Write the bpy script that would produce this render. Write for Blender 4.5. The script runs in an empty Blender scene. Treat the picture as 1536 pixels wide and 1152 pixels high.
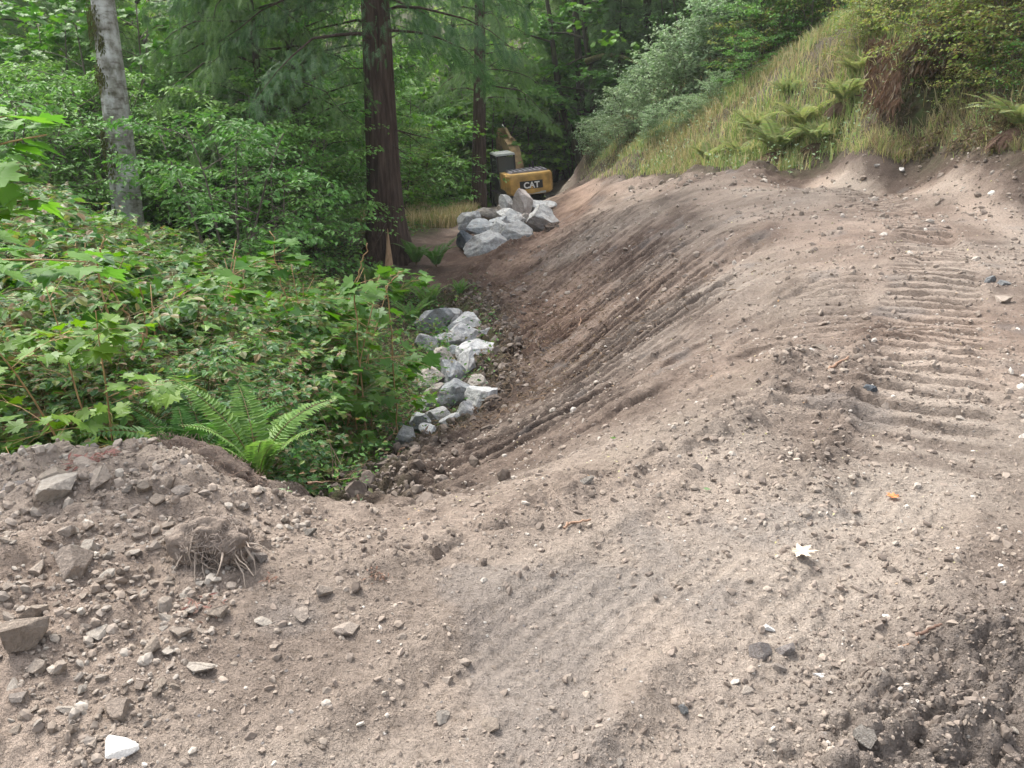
import bpy, math, random
import numpy as np
from mathutils import Vector, Matrix

SC = bpy.context.scene
C = SC.collection
R = math.radians

# ------------------------------------------------------------------ camera
CAM_Z, PITCH, FPX = 1.65, R(18.0), 1300.0
cam_d = bpy.data.cameras.new("camera")
cam = bpy.data.objects.new("camera", cam_d)
C.objects.link(cam)
cam.location = (0, 0, CAM_Z)
cam.rotation_euler = (R(90) - PITCH, 0, 0)
cam_d.sensor_width = 36.0
cam_d.lens = 36.0 * FPX / 1536.0
cam_d.clip_start = 0.05
cam_d.clip_end = 600
SC.camera = cam

# ------------------------------------------------------------------ sky and sun (bright overcast)
SUN_EL, SUN_AZ = R(55), R(-42)
world = bpy.data.worlds.new("World")
SC.world = world
world.use_nodes = True
nt = world.node_tree
bg = nt.nodes["Background"]
sky = nt.nodes.new("ShaderNodeTexSky")
sky.sky_type = 'NISHITA'
sky.sun_disc = False
sky.sun_elevation = SUN_EL
sky.sun_rotation = SUN_AZ
sky.air_density = 1.0
sky.dust_density = 4.0
sky.ozone_density = 1.0
hs = nt.nodes.new("ShaderNodeHueSaturation")
hs.inputs["Saturation"].default_value = 0.35       # cloud cover greys the blue of the sky
nt.links.new(sky.outputs[0], hs.inputs["Color"])
nt.links.new(hs.outputs[0], bg.inputs[0])
bg.inputs[1].default_value = 0.15
sd = bpy.data.lights.new("sun", 'SUN')
sd.energy = 1.1
sd.angle = R(16)
sd.color = (1.0, 0.95, 0.87)
so = bpy.data.objects.new("sun", sd)
so.rotation_euler = (R(90) - SUN_EL, 0, -SUN_AZ + R(180))
# aim: light comes from azimuth SUN_AZ (from +Y towards +X), elevation SUN_EL
dv = Vector((math.sin(SUN_AZ) * math.cos(SUN_EL), math.cos(SUN_AZ) * math.cos(SUN_EL), math.sin(SUN_EL)))
so.rotation_euler = dv.to_track_quat('Z', 'Y').to_euler()
C.objects.link(so)
SC.view_settings.view_transform = 'Standard'
SC.view_settings.look = 'None'
SC.view_settings.exposure = 1.8
SC.view_settings.gamma = 1.0
SC.render.engine = 'CYCLES'
SC.cycles.max_bounces = 6
SC.cycles.diffuse_bounces = 4
SC.cycles.glossy_bounces = 2
SC.cycles.transmission_bounces = 4
SC.cycles.transparent_max_bounces = 4
SC.cycles.caustics_reflective = False
SC.cycles.caustics_refractive = False
SC.cycles.use_denoising = True

# ------------------------------------------------------------------ helpers
def rayd(px, py):
    cp, sp = math.cos(PITCH), math.sin(PITCH)
    v = (576 - py) / FPX
    return (px - 768) / FPX, cp + v * sp, -sp + v * cp

def at(px, py, d):                      # the point seen at (px, py), d metres ahead
    a, b, c = rayd(px, py)
    return a / b * d, d, CAM_Z + c / b * d

def atz(px, py, z):                     # the point seen at (px, py) at height z
    a, b, c = rayd(px, py)
    return at(px, py, (z - CAM_Z) / (c / b))

def hash2(ix, iy, seed):
    h = (ix.astype(np.int64) * 374761393 + iy.astype(np.int64) * 668265263 + seed * 974711) & 0xffffffff
    h = ((h ^ (h >> 13)) * 1274126177) & 0xffffffff
    h = h ^ (h >> 16)
    return (h & 0xffffff) / float(0xffffff)

def vnoise(x, y, seed=0):
    x = np.asarray(x, float); y = np.asarray(y, float)
    ix = np.floor(x); iy = np.floor(y)
    fx = x - ix; fy = y - iy
    ix = ix.astype(np.int64); iy = iy.astype(np.int64)
    u = fx * fx * fx * (fx * (fx * 6 - 15) + 10); v = fy * fy * fy * (fy * (fy * 6 - 15) + 10)
    a = hash2(ix, iy, seed); b = hash2(ix + 1, iy, seed)
    c = hash2(ix, iy + 1, seed); d = hash2(ix + 1, iy + 1, seed)
    return (a * (1 - u) + b * u) * (1 - v) + (c * (1 - u) + d * u) * v - 0.5     # -0.5..0.5

def fbm(x, y, seed=0, octv=4, gain=0.5):
    s = 0; a = 1.0; c, si = 0.8, 0.6
    for k in range(octv):
        s = s + a * vnoise(x, y, seed + k * 17)
        x, y = (c * x - si * y) * 2.03 + 11.3, (si * x + c * y) * 2.03 - 4.7
        a *= gain
    return s

def cells(x, y, seed=0):                # lumps: 1 at a cell's centre falling to 0
    ix = np.floor(x).astype(np.int64); iy = np.floor(y).astype(np.int64)
    best = np.full(np.shape(x), 9.0)
    amp = np.zeros(np.shape(x))
    for dx in (-1, 0, 1):
        for dy in (-1, 0, 1):
            cx = ix + dx; cy = iy + dy
            px = cx + 0.15 + 0.7 * hash2(cx, cy, seed); py = cy + 0.15 + 0.7 * hash2(cx, cy, seed + 5)
            r = 0.25 + 0.5 * hash2(cx, cy, seed + 9)
            d = np.hypot(x - px, y - py) / r
            m = d < best
            best = np.where(m, d, best); amp = np.where(m, r, amp)
    return np.sqrt(np.clip(1 - best * best, 0, 1)) * amp

def smooth(a, b, x):
    t = np.clip((x - a) / (b - a), 0, 1)
    return t * t * (3 - 2 * t)

def poly_mask(x, y, poly):
    inside = np.zeros(np.shape(x), bool)
    n = len(poly)
    for i in range(n):
        x1, y1 = poly[i]; x2, y2 = poly[(i + 1) % n]
        cond = ((y1 > y) != (y2 > y))
        with np.errstate(divide='ignore', invalid='ignore'):
            xi = (x2 - x1) * (y - y1) / (y2 - y1 + 1e-12) + x1
        inside ^= cond & (x < xi)
    return inside

def line_dist(x, y, pts):               # distance to a polyline, arc length along it, side
    best = np.full(np.shape(x), 1e9); s_at = np.zeros(np.shape(x)); side = np.zeros(np.shape(x))
    acc = 0.0
    for (x1, y1), (x2, y2) in zip(pts[:-1], pts[1:]):
        L = math.hypot(x2 - x1, y2 - y1)
        if L < 1e-9: continue
        ux, uy = (x2 - x1) / L, (y2 - y1) / L
        t = np.clip((x - x1) * ux + (y - y1) * uy, 0, L)
        dx = x - (x1 + ux * t); dy = y - (y1 + uy * t)
        d = np.hypot(dx, dy); m = d < best
        best = np.where(m, d, best); s_at = np.where(m, acc + t, s_at)
        side = np.where(m, ux * (y - y1) - uy * (x - x1), side)
        acc += L
    return best, s_at, side

def tag(o, label=None, cat=None, group=None, kind=None):
    if label: o['label'] = label
    if cat: o['category'] = cat
    if group: o['group'] = group
    if kind: o['kind'] = kind
    return o

def mesh_np(name, V, T=None, Q=None, smooth_shade=False, mats=None):
    me = bpy.data.meshes.new(name)
    V = np.asarray(V, np.float32)
    T = np.zeros((0, 3), np.int32) if T is None else np.asarray(T, np.int32)
    Q = np.zeros((0, 4), np.int32) if Q is None else np.asarray(Q, np.int32)
    me.vertices.add(len(V)); me.vertices.foreach_set('co', V.ravel())
    nl = T.size + Q.size
    me.loops.add(nl); me.loops.foreach_set('vertex_index', np.concatenate([T.ravel(), Q.ravel()]).astype(np.int32))
    npoly = len(T) + len(Q)
    me.polygons.add(npoly)
    tot = np.concatenate([np.full(len(T), 3), np.full(len(Q), 4)]).astype(np.int32)
    st = np.concatenate([[0], np.cumsum(tot)[:-1]]).astype(np.int32) if npoly else tot
    me.polygons.foreach_set('loop_start', st)
    me.polygons.foreach_set('use_smooth', np.full(npoly, bool(smooth_shade)))
    me.update(calc_edges=True)
    for m in (mats or []): me.materials.append(m)
    return me

def link(name, me, parent=None, loc=(0, 0, 0), rot=(0, 0, 0), scale=(1, 1, 1)):
    o = bpy.data.objects.new(name, me); C.objects.link(o)
    o.location = loc; o.rotation_euler = rot; o.scale = scale
    if parent: o.parent = parent
    return o

class MB:                               # collects numpy pieces into one mesh
    def __init__(s): s.V = []; s.T = []; s.Q = []; s.n = 0
    def add(s, V, T=None, Q=None):
        V = np.asarray(V, float).reshape(-1, 3)
        if T is not None and len(T): s.T.append(np.asarray(T) + s.n)
        if Q is not None and len(Q): s.Q.append(np.asarray(Q) + s.n)
        s.V.append(V); s.n += len(V)
        return s
    def mesh(s, name, mats=None, sm=False):
        V = np.concatenate(s.V) if s.V else np.zeros((0, 3))
        return mesh_np(name, V, np.concatenate(s.T) if s.T else None, np.concatenate(s.Q) if s.Q else None, sm, mats)
    def box(s, c, d, rz=0, ry=0, rx=0, taper=1.0):
        x, y, z = d[0] / 2, d[1] / 2, d[2] / 2
        v = np.array([[-x, -y, -z], [x, -y, -z], [x, y, -z], [-x, y, -z], [-x * taper, -y * taper, z], [x * taper, -y * taper, z], [x * taper, y * taper, z], [-x * taper, y * taper, z]])
        M = np.array((Matrix.Rotation(rz, 3, 'Z') @ Matrix.Rotation(ry, 3, 'Y') @ Matrix.Rotation(rx, 3, 'X')))
        return s.add(v @ M.T + np.array(c), Q=[[0, 3, 2, 1], [4, 5, 6, 7], [0, 1, 5, 4], [1, 2, 6, 5], [2, 3, 7, 6], [3, 0, 4, 7]])
    def tube(s, P, rad, n=8, cap=True, rough=0, seed=0):
        P = np.asarray(P, float); m = len(P)
        rad = np.broadcast_to(np.asarray(rad, float), (m,))
        Tn = np.gradient(P, axis=0); Tn /= np.linalg.norm(Tn, axis=1)[:, None] + 1e-9
        ref = np.array([0, 0, 1.0]) if abs(Tn[0][2]) < 0.8 else np.array([1.0, 0, 0])
        A = np.cross(Tn, ref); A /= np.linalg.norm(A, axis=1)[:, None] + 1e-9
        B = np.cross(Tn, A)
        th = np.linspace(0, 2 * np.pi, n, endpoint=False)
        r = rad[:, None] * np.ones((1, n))
        if rough:
            rg = np.random.RandomState(seed); r = r * (1 + rough * (rg.rand(m, n) - 0.5))
        V = P[:, None, :] + r[..., None] * (np.cos(th)[None, :, None] * A[:, None, :] + np.sin(th)[None, :, None] * B[:, None, :])
        V = V.reshape(-1, 3)
        i = np.arange(m - 1)[:, None] * n; j = np.arange(n)[None, :]; j2 = (j + 1) % n
        Q = np.stack([i + j, i + j2, i + n + j2, i + n + j], -1).reshape(-1, 4)
        T = None
        if cap:
            V = np.concatenate([V, P[[-1]]]); e = (m - 1) * n
            jj = np.arange(n); T = np.stack([e + jj, e + (jj + 1) % n, np.full(n, m * n)], -1)
        return s.add(V, T, Q)
    def prism(s, outline, y0, y1):      # outline in x,z extruded along y
        n = len(outline); o = np.array(outline, float)
        V = np.concatenate([np.c_[o[:, 0], np.full(n, y0), o[:, 1]], np.c_[o[:, 0], np.full(n, y1), o[:, 1]]])
        Q = [[i, (i + 1) % n, n + (i + 1) % n, n + i] for i in range(n)]
        c0 = V[:n].mean(0); c1 = V[n:].mean(0)
        V = np.concatenate([V, [c0, c1]])
        T = [[(i + 1) % n, i, 2 * n] for i in range(n)] + [[n + i, n + (i + 1) % n, 2 * n + 1] for i in range(n)]
        return s.add(V, T, Q)

# ------------------------------------------------------------------ materials
def new_mat(name):
    m = bpy.data.materials.new(name); m.use_nodes = True
    nt = m.node_tree; b = nt.nodes["Principled BSDF"]
    return m, nt, b
def N(nt, t, **kw):
    n = nt.nodes.new(t)
    for k, v in kw.items():
        if k in n.inputs: n.inputs[k].default_value = v
        else: setattr(n, k, v)
    return n
def ramp(nt, src, stops):
    r = nt.nodes.new("ShaderNodeValToRGB"); nt.links.new(src, r.inputs[0])
    e = r.color_ramp.elements
    e[0].position = stops[0][0]; e[0].color = (*stops[0][1], 1)
    e[1].position = stops[-1][0]; e[1].color = (*stops[-1][1], 1)
    for p, c in stops[1:-1]:
        k = e.new(p); k.color = (*c, 1)
    return r
def mixc(nt, f, a, b, mode='MIX'):
    m = nt.nodes.new("ShaderNodeMix"); m.data_type = 'RGBA'; m.blend_type = mode
    for i, s in ((0, f), (6, a), (7, b)):
        if hasattr(s, 'is_linked') or hasattr(s, 'links'): nt.links.new(s, m.inputs[i])
        else: m.inputs[i].default_value = s if i == 0 else (*s, 1)
    return m.outputs[2]

def leaf_mat(name, cols, trans=0.35, rough=0.5, tint=0.18, spec=0.2):
    m, nt, b = new_mat(name)
    g = N(nt, "ShaderNodeNewGeometry")
    k = len(cols)
    rp = ramp(nt, g.outputs["Random Per Island"], [(i / max(1, k - 1), c) for i, c in enumerate(cols)])
    oi = N(nt, "ShaderNodeObjectInfo")
    h = N(nt, "ShaderNodeHueSaturation")
    mr = N(nt, "ShaderNodeMapRange"); nt.links.new(oi.outputs["Random"], mr.inputs[0])
    mr.inputs[3].default_value = 1 - tint; mr.inputs[4].default_value = 1 + tint
    nt.links.new(mr.outputs[0], h.inputs["Value"])
    mr2 = N(nt, "ShaderNodeMapRange"); nt.links.new(oi.outputs["Random"], mr2.inputs[0])
    mr2.inputs[3].default_value = 0.515; mr2.inputs[4].default_value = 0.485
    nt.links.new(mr2.outputs[0], h.inputs["Hue"])
    nt.links.new(rp.outputs[0], h.inputs["Color"])
    # the underside of a leaf is paler and greyer
    under = mixc(nt, 0.22, h.outputs[0], (0.24, 0.30, 0.2))
    col = mixc(nt, g.outputs["Backfacing"], h.outputs[0], under)
    nt.links.new(col, b.inputs["Base Color"])
    b.inputs["Roughness"].default_value = rough
    b.inputs["Specular IOR Level"].default_value = spec
    tr = N(nt, "ShaderNodeBsdfTranslucent")
    h2 = N(nt, "ShaderNodeHueSaturation", Saturation=1.15, Value=1.15)
    nt.links.new(h.outputs[0], h2.inputs["Color"]); nt.links.new(h2.outputs[0], tr.inputs[0])
    mx = N(nt, "ShaderNodeMixShader"); mx.inputs[0].default_value = trans
    nt.links.new(b.outputs[0], mx.inputs[1]); nt.links.new(tr.outputs[0], mx.inputs[2])
    nt.links.new(mx.outputs[0], nt.nodes["Material Output"].inputs[0])
    return m

def noisy_mat(name, c1, c2, scale=6, rough=0.85, bump=0.3, detail=6, stretch=(1, 1, 1), c3=None, bscale=None, bdist=0.02, coord="Object"):
    m, nt, b = new_mat(name)
    tc = N(nt, "ShaderNodeTexCoord"); mp = N(nt, "ShaderNodeMapping"); mp.inputs["Scale"].default_value = stretch
    nt.links.new(tc.outputs[coord], mp.inputs[0])
    n = N(nt, "ShaderNodeTexNoise", Scale=scale, Detail=detail, Roughness=0.6); nt.links.new(mp.outputs[0], n.inputs["Vector"])
    st = [(0.3, c1), (0.68, c2)] if c3 is None else [(0.28, c1), (0.5, c2), (0.7, c3)]
    rp = ramp(nt, n.outputs[0], st)
    nt.links.new(rp.outputs[0], b.inputs["Base Color"]); b.inputs["Roughness"].default_value = rough
    b.inputs["Specular IOR Level"].default_value = 0.25
    n2 = N(nt, "ShaderNodeTexNoise", Scale=(bscale or scale * 3), Detail=8, Roughness=0.65); nt.links.new(mp.outputs[0], n2.inputs["Vector"])
    bp = N(nt, "ShaderNodeBump", Strength=bump, Distance=bdist); nt.links.new(n2.outputs[0], bp.inputs["Height"])
    nt.links.new(bp.outputs[0], b.inputs["Normal"])
    return m

def plain_mat(name, col, rough=0.6, metal=0.0, var=0.25, scale=3.0):
    m, nt, b = new_mat(name)
    tc = N(nt, "ShaderNodeTexCoord"); n = N(nt, "ShaderNodeTexNoise", Scale=scale, Detail=5)
    nt.links.new(tc.outputs["Object"], n.inputs["Vector"])
    dk = tuple(c * (1 - var) for c in col); lt = tuple(min(1, c * (1 + var)) for c in col)
    rp = ramp(nt, n.outputs[0], [(0.3, dk), (0.7, lt)])
    nt.links.new(rp.outputs[0], b.inputs["Base Color"])
    b.inputs["Roughness"].default_value = rough; b.inputs["Metallic"].default_value = metal
    return m
# ------------------------------------------------------------------ terrain: one height field through surveyed points
CP = []
def cz(px, py, z): CP.append(atz(px, py, z))
def cd(px, py, d): CP.append(at(px, py, d))
def cw(x, y, z): CP.append((x, y, z))
# road edge (crest of the fill slope)
CREST = [(-3.2, 1.2), (-0.9, 3.05)]
for px, py, z in ((870, 750, 0.05), (1080, 650, 0.05), (1190, 540, 0.04), (1225, 410, 0.0), (1150, 337, -0.1), (1000, 291, -0.4), (900, 284, -0.9), (850, 289, -1.5), (838, 294, -2.1)):
    p = atz(px, py, z); CP.append(p); CREST.append(p[:2])
CREST.append((1.2, 46.0))
# toe of the slope
TOE = [(-3.6, 4.4)]
for px, py, d in ((540, 790, 4.2), (560, 760, 5.4), (600, 700, 8.4), (690, 640, 10.3), (742, 600, 11.3), (752, 520, 14.8), (740, 480, 17.3), (700, 430, 20.5), (830, 352, 27.5)):
    p = at(px, py, d); CP.append(p); TOE.append(p[:2])
TOE.append((1.2, 40.0))
# the dirt road
for x, y, z in ((0, 0, 0), (0.5, 2, 0), (2, 2, 0.0), (4, 3, 0.02), (1.5, 4, 0), (4, 6, 0.03), (3.2, 8, 0), (6, 8, 0.08), (5, 11, 0.0), (8, 11.5, 0.15), (6.2, 16.5, 0.12), (5.2, 18.5, -0.05), (6.8, 13.5, 0.12), (-1, 0, 0.02),
                (0, -5, 0), (4, -4, 0.1), (-4, -4, 0.0), (0, -20, 0.5), (-20, -15, -3), (20, -15, 7)):
    cw(x, y, z)
for px, py, z in ((1500, 330, 0.1), (1380, 290, 0.1), (1250, 268, 0.08), (1120, 268, -0.1), (1040, 268, -0.3), (960, 272, -0.7)):
    cz(px, py, z)
# road inner edge to the bank of the hillside
for px, py, z in ((1536, 225, 0.95), (1400, 226, 0.75), (1260, 233, 0.5), (1130, 251, 0.2), (1040, 260, -0.1), (950, 264, -0.65), (905, 273, -1.5), (872, 281, -2.3)):
    cz(px, py, z)
for px, py, d in ((1400, 60, 18.5), (1536, 60, 16.5), (1300, 110, 22), (1200, 100, 26), (1290, 10, 30), (1100, 170, 27), (1000, 205, 31), (905, 240, 41), (950, 225, 36),
                  (882, 225, 46), (1000, 130, 38), (1100, 60, 37)):
    cd(px, py, d)
for x, y, z in ((12, 14, 3.2), (20, 10, 8), (9, 5, 1.3), (6.5, 4.5, 0.25), (14, 3, 5), (25, 25, 11), (18, 22, 7), (22, 40, 11), (40, 40, 22), (30, 80, 18), (14, 55, 4.5), (7, 52, -0.2), (1.6, 43, -3.1), (2.4, 47, -3.4)):
    cw(x, y, z)
# valley on the left and the forest floor
for x, y, z in ((-10, 22, -1.6), (-3.3, 24.5, -2.45), (-20, 20, -1.8), (-30, 40, -1), (-12, 14, -2.5), (-7, 10, -2.4), (-5, 7, -1.8), (-3.2, 6.2, -1.6), (-2.5, 9, -2.35), (-2, 14, -2.7), (-4, 17, -2.6),
                (-8, 30, -2.4), (-4, 35, -2.8), (-1.7, 43, -3.5), (0.6, 47, -3.62), (-1, 54, -3.8), (2, 60, -3.8), (0.6, 36, -2.6), (0.2, 30, -2.4), (-1.5, 27, -2.55), (0, 75, -1), (0, 100, 8), (-40, 80, 6), (-60, 50, 6), (-60, 10, 0), (40, 110, 24), (-50, 110, 14)):
    cw(x, y, z)
# spoil heap in the left foreground
for px, py, d in ((-60, 720, 3.0), (30, 716, 3.05), (110, 700, 3.15), (215, 656, 3.35), (300, 690, 3.3), (390, 752, 3.15), (470, 785, 3.1), (560, 800, 3.05), (150, 850, 2.55), (0, 900, 2.3), (330, 850, 2.6)):
    cd(px, py, d)
for x, y, z in ((-2.2, 4.2, -0.45), (-3.5, 4.0, -0.3), (-1.2, 4.4, -0.6), (-4.5, 4.2, -0.5), (-4.5, 2.2, 0.1), (-1.6, 1.6, 0.02), (-2.6, 0.6, 0.03), (-8, 0, -0.7), (-1.7, 4.9, -0.85), (-3.4, 5.2, -1.1)):
    cw(x, y, z)
CP = np.array(CP)
def _tps_fit(P, lam=0.02):
    n = len(P); xy = P[:, :2]
    d = np.hypot(xy[:, None, 0] - xy[None, :, 0], xy[:, None, 1] - xy[None, :, 1])
    K = d * d * np.log(d + 1e-9)
    wgt = lam * (0.2 + 0.02 * np.hypot(xy[:, 0], xy[:, 1]) ** 1.3)
    A = np.zeros((n + 3, n + 3)); A[:n, :n] = K + np.diag(wgt)
    A[:n, n] = 1; A[:n, n + 1:] = xy; A[n, :n] = 1; A[n + 1:, :n] = xy.T
    b = np.zeros(n + 3); b[:n] = P[:, 2]
    return np.linalg.solve(A, b)
_W = _tps_fit(CP)
def base_z(x, y):
    x = np.asarray(x, float); y = np.asarray(y, float)
    sh = x.shape; x = x.ravel(); y = y.ravel()
    out = np.full(x.shape, _W[len(CP)]) + _W[len(CP) + 1] * x + _W[len(CP) + 2] * y
    for i, (cx, cy, _) in enumerate(CP):
        d2 = (x - cx) ** 2 + (y - cy) ** 2
        out += _W[i] * 0.5 * d2 * np.log(d2 + 1e-12)
    return out.reshape(sh)

BANK = [atz(px, py, z)[:2] for px, py, z in ((1700, 226, 1.05), (1536, 226, 0.95), (1400, 227, 0.75), (1260, 234, 0.5), (1130, 252, 0.2), (1040, 261, -0.1), (950, 265, -0.65), (905, 274, -1.5), (872, 282, -2.3))]
BANK = [(7.2, -4.0), (7.4, 5.0), (8.0, 9.0)] + BANK + [(3.4, 50), (3.0, 60)]
ROADP = CREST[1:] + [(1.0, 52), (3.0, 60)] + BANK[::-1] + [(-4, -4)]
SLOPEP = CREST[:-1] + TOE[::-1]
HEAPP = [(-7, -1), (-6, 3.2), (-4.5, 4.1), (-3, 4.3), (-1.9, 4.1), (-0.75, 3.25), (-0.9, 2.2), (-1.1, 1.2), (-2.6, -1)]
HILLP = BANK + [(8, 66), (60, 110), (90, 0), (30, -20), (8, -6)]
PILEP = [(-3.3, 20.5), (-1.0, 20.5), (1.7, 27), (0.8, 32), (-2.2, 31.5), (-4.2, 27)]          # disturbed soil round the upper boulders
PADP = [(-2.2, 30), (1, 33), (3.0, 44), (3.2, 60), (-2.0, 60), (-2.8, 48), (-1.2, 40)]       # pale track where the excavator stands

def dens(x, y, poly, soft):
    # soft inside mask: distance to the outline with sign
    d, _, _ = line_dist(x, y, poly + [poly[0]])
    s = np.where(poly_mask(x, y, poly), 1, -1)
    return smooth(-soft, soft, d * s)

TR1 = [atz(px, py, 0.02)[:2] for px, py in ((1385, 700), (1385, 620), (1388, 560), (1395, 500), (1400, 440), (1405, 400), (1390, 350), (1340, 315), (1250, 285))]     # tracked machine, right track
TR2 = [atz(px, py, 0.02)[:2] for px, py in ((1215, 720), (1245, 640), (1240, 560), (1245, 470), (1245, 410))]
TY1 = [atz(px, py, 0.05)[:2] for px, py in ((1640, 395), (1536, 350), (1430, 308), (1330, 286), (1230, 268))]
TY2 = [atz(px, py, 0.0)[:2] for px, py in ((620, 1180), (760, 1050), (900, 940), (1040, 840), (1130, 760))]
TY3 = [atz(px, py, 0.0)[:2] for px, py in ((1050, 1180), (1150, 1020), (1230, 920), (1300, 830), (1350, 760))]
WIND = [atz(px, py, 0.02)[:2] for px, py in ((1180, 745), (1215, 700), (1270, 620), (1290, 560), (1320, 500))]
CLODS = [(0.95, 1.72), (1.22, 2.0), (1.55, 2.25), (2.3, 2.4)]
BERM = [atz(px, py, 0.03)[:2] for px, py in ((560, 870), (700, 830), (870, 745), (990, 690), (1100, 640), (1190, 540))]

HOLLOW = (8.45, 18.6)
def detail(x, y):
    r = np.hypot(x, y)
    z = np.zeros(np.shape(x))
    road = dens(x, y, ROADP, 0.25); slope = dens(x, y, SLOPEP, 0.35); heap = dens(x, y, HEAPP, 0.4)
    hill = dens(x, y, HILLP, 0.4)
    wild = np.clip(1 - np.maximum(np.maximum(road, slope), heap), 0, 1)
    # general roughness
    z += 0.035 * fbm(x * 1.1, y * 1.1, 3, 3) * (0.6 + wild * 4)
    z += 0.022 * fbm(x * 4, y * 4, 5, 4) + 0.010 * fbm(x * 17, y * 17, 6, 3) * np.clip(14 / (r + 1), 0, 1)
    # crust lumps and clods
    lump = cells(x * 9, y * 9, 2) * 0.012 + cells(x * 21, y * 21, 7) * 0.007
    z += lump * (0.35 + 0.9 * smooth(-0.1, 0.25, fbm(x * 0.9, y * 0.9, 30, 3)))
    # grooves drawn down the fill slope by the bucket
    v = (y - 0.9 * x) / 1.345 + 0.10 * fbm(x * 0.35, y * 0.35, 40, 2)
    g = fbm(v * 2.1, x * 0.22, 41, 3, 0.6)
    g2 = vnoise(v * 1.05 + 3, x * 0.12, 44)
    ph = v / 0.27 + 0.30 * fbm(v * 0.7, x * 0.25, 48, 2) + 0.16 * fbm(x * 1.5, v * 3, 58, 2)
    f_ = ph - np.floor(ph)
    saw = np.where(f_ < 0.80, 1 - f_ / 0.80, (f_ - 0.80) / 0.20) - 0.5
    saw = saw * (0.3 + 1.1 * hash2(np.floor(ph).astype(np.int64), np.zeros(np.shape(x), np.int64), 4))
    cut = smooth(0.14, 0.24, g2) * smooth(-0.35, -0.05, vnoise(x * 0.5, v * 2, 46))                      # deeper cuts, about a bucket apart
    dcr, _, _ = line_dist(x, y, CREST)
    far_ = smooth(0.3, 1.3, dcr) * (0.25 + 0.75 * smooth(4.5, 8.5, y))
    z += slope * far_ * saw * 0.078 * (0.25 + 1.3 * smooth(-.3, .2, vnoise(x * 0.6, v * 1.5, 49)))
    z += slope * (0.02 * g - 0.02 * cut - 0.03 * smooth(0.16, 0.22, vnoise(v * 3.1, x * 0.3, 47)) + 0.07 * fbm(v * 7, x * 0.8, 43, 2))
    z += slope * 0.03 * cells(x * 5, y * 5, 11) * smooth(0.0, 0.3, fbm(x * 0.5, y * 0.5, 12, 2))
    z += slope * (0.035 * fbm(x * 6, y * 6, 14, 3) + 0.022 * cells(x * 12, y * 12, 15) * smooth(-.1, .2, fbm(x * .8, y * .8, 16, 2)))
    # toe of the slope: rolled clods
    dt, _, _ = line_dist(x, y, TOE)
    tz = np.exp(-(dt / 0.55) ** 2) * (r < 24)
    z += tz * (0.22 * cells(x * 4.5, y * 4.5, 21) + 0.12 * cells(x * 9, y * 9, 22))
    # tracked-machine prints: sunk bands with grouser bars across
    for TR, w, sp in ((TR1, 0.32, 0.235), (TR2, 0.26, 0.22)):
        d, s, _ = line_dist(x, y, TR)
        on = smooth(w + 0.10, w - 0.05, d) * smooth(0.1, 1.2, s) * (1 + 0.5 * smooth(6, 12, y))
        wv = s + 0.03 * fbm(x * 2, y * 2, 50, 2)
        bar = np.abs(((wv / sp) % 1) - 0.5) * 2
        bar = smooth(0.25, 0.55, bar)
        keep = smooth(-0.6, 0.0, fbm(x * 0.9, y * 0.9, 51, 2))
        z += on * ((-0.075 + 0.085 * bar * keep) if TR is TR1 else (-0.03 + 0.045 * bar * keep))
        z += (0.02 if TR is TR1 else 0.010) * np.exp(-((d - w - 0.12) / 0.07) ** 2) * (0.5 + fbm(x * 3, y * 3, 52, 3))
    for TR, w in ((TY1, 0.22), (TY2, 0.24), (TY3, 0.22)):
        d, s, sd = line_dist(x, y, TR)
        on = smooth(w + 0.08, w - 0.03, d)
        rib = np.cos(np.clip(sd, -w, w) / 0.06 * 2 * np.pi)
        z += on * (-0.020 + 0.003 * rib * smooth(0.0, 0.25, fbm(x * 1.2, y * 1.2, 55, 2)))
        z += 0.018 * np.exp(-((d - w - 0.08) / 0.06) ** 2) * (0.6 + fbm(x * 4, y * 4, 56, 3))
    # windrow left by the blade and the low berm along the crest
    d, s, _ = line_dist(x, y, WIND)
    z += np.exp(-(d / 0.13) ** 2) * (0.015 + 0.04 * cells(x * 11, y * 11, 61) + 0.04 * fbm(x * 8, y * 8, 60, 2))
    d, s, _ = line_dist(x, y, BERM)
    z += np.exp(-(d / 0.16) ** 2) * (0.03 + 0.06 * cells(x * 8, y * 8, 63) + 0.05 * fbm(x * 3, y * 3, 62, 3))
    # crumbly patch at the lower right
    d, s, _ = line_dist(x, y, CLODS)
    k = np.exp(-(d / 0.26) ** 2)
    z += k * (0.10 * cells(x * 9, y * 9, 71) + 0.06 * cells(x * 19, y * 19, 72) + 0.05 * fbm(x * 5, y * 5, 73, 3))
    # loose bank of soil at the foot of the hillside
    d, s, _ = line_dist(x, y, BANK)
    k = np.exp(-(d / 0.9) ** 2)
    z += k * (0.18 * fbm(x * 1.7, y * 1.7, 81, 4) + 0.07 * cells(x * 4, y * 4, 82) + 0.05 * cells(x * 9, y * 9, 83))
    # heap
    z += heap * (0.05 * fbm(x * 3, y * 3, 90, 4) + 0.030 * cells(x * 7, y * 7, 91) + 0.02 * cells(x * 14, y * 14, 92))
    # hollow under the overhanging bank
    hx, hy = HOLLOW
    z -= 0.8 * np.exp(-(((x - hx) / 0.8) ** 4 + ((y - hy) / 0.75) ** 4))
    # hillside hummocks
    z += hill * 0.35 * fbm(x * 0.45, y * 0.45, 95, 4)
    return z

def ground_z(x, y):
    return base_z(x, y) + detail(np.asarray(x, float), np.asarray(y, float))
def gz(x, y): return float(ground_z(np.array([x]), np.array([y]))[0])
def bz(x, y): return float(base_z(np.array([x]), np.array([y]))[0])

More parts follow.
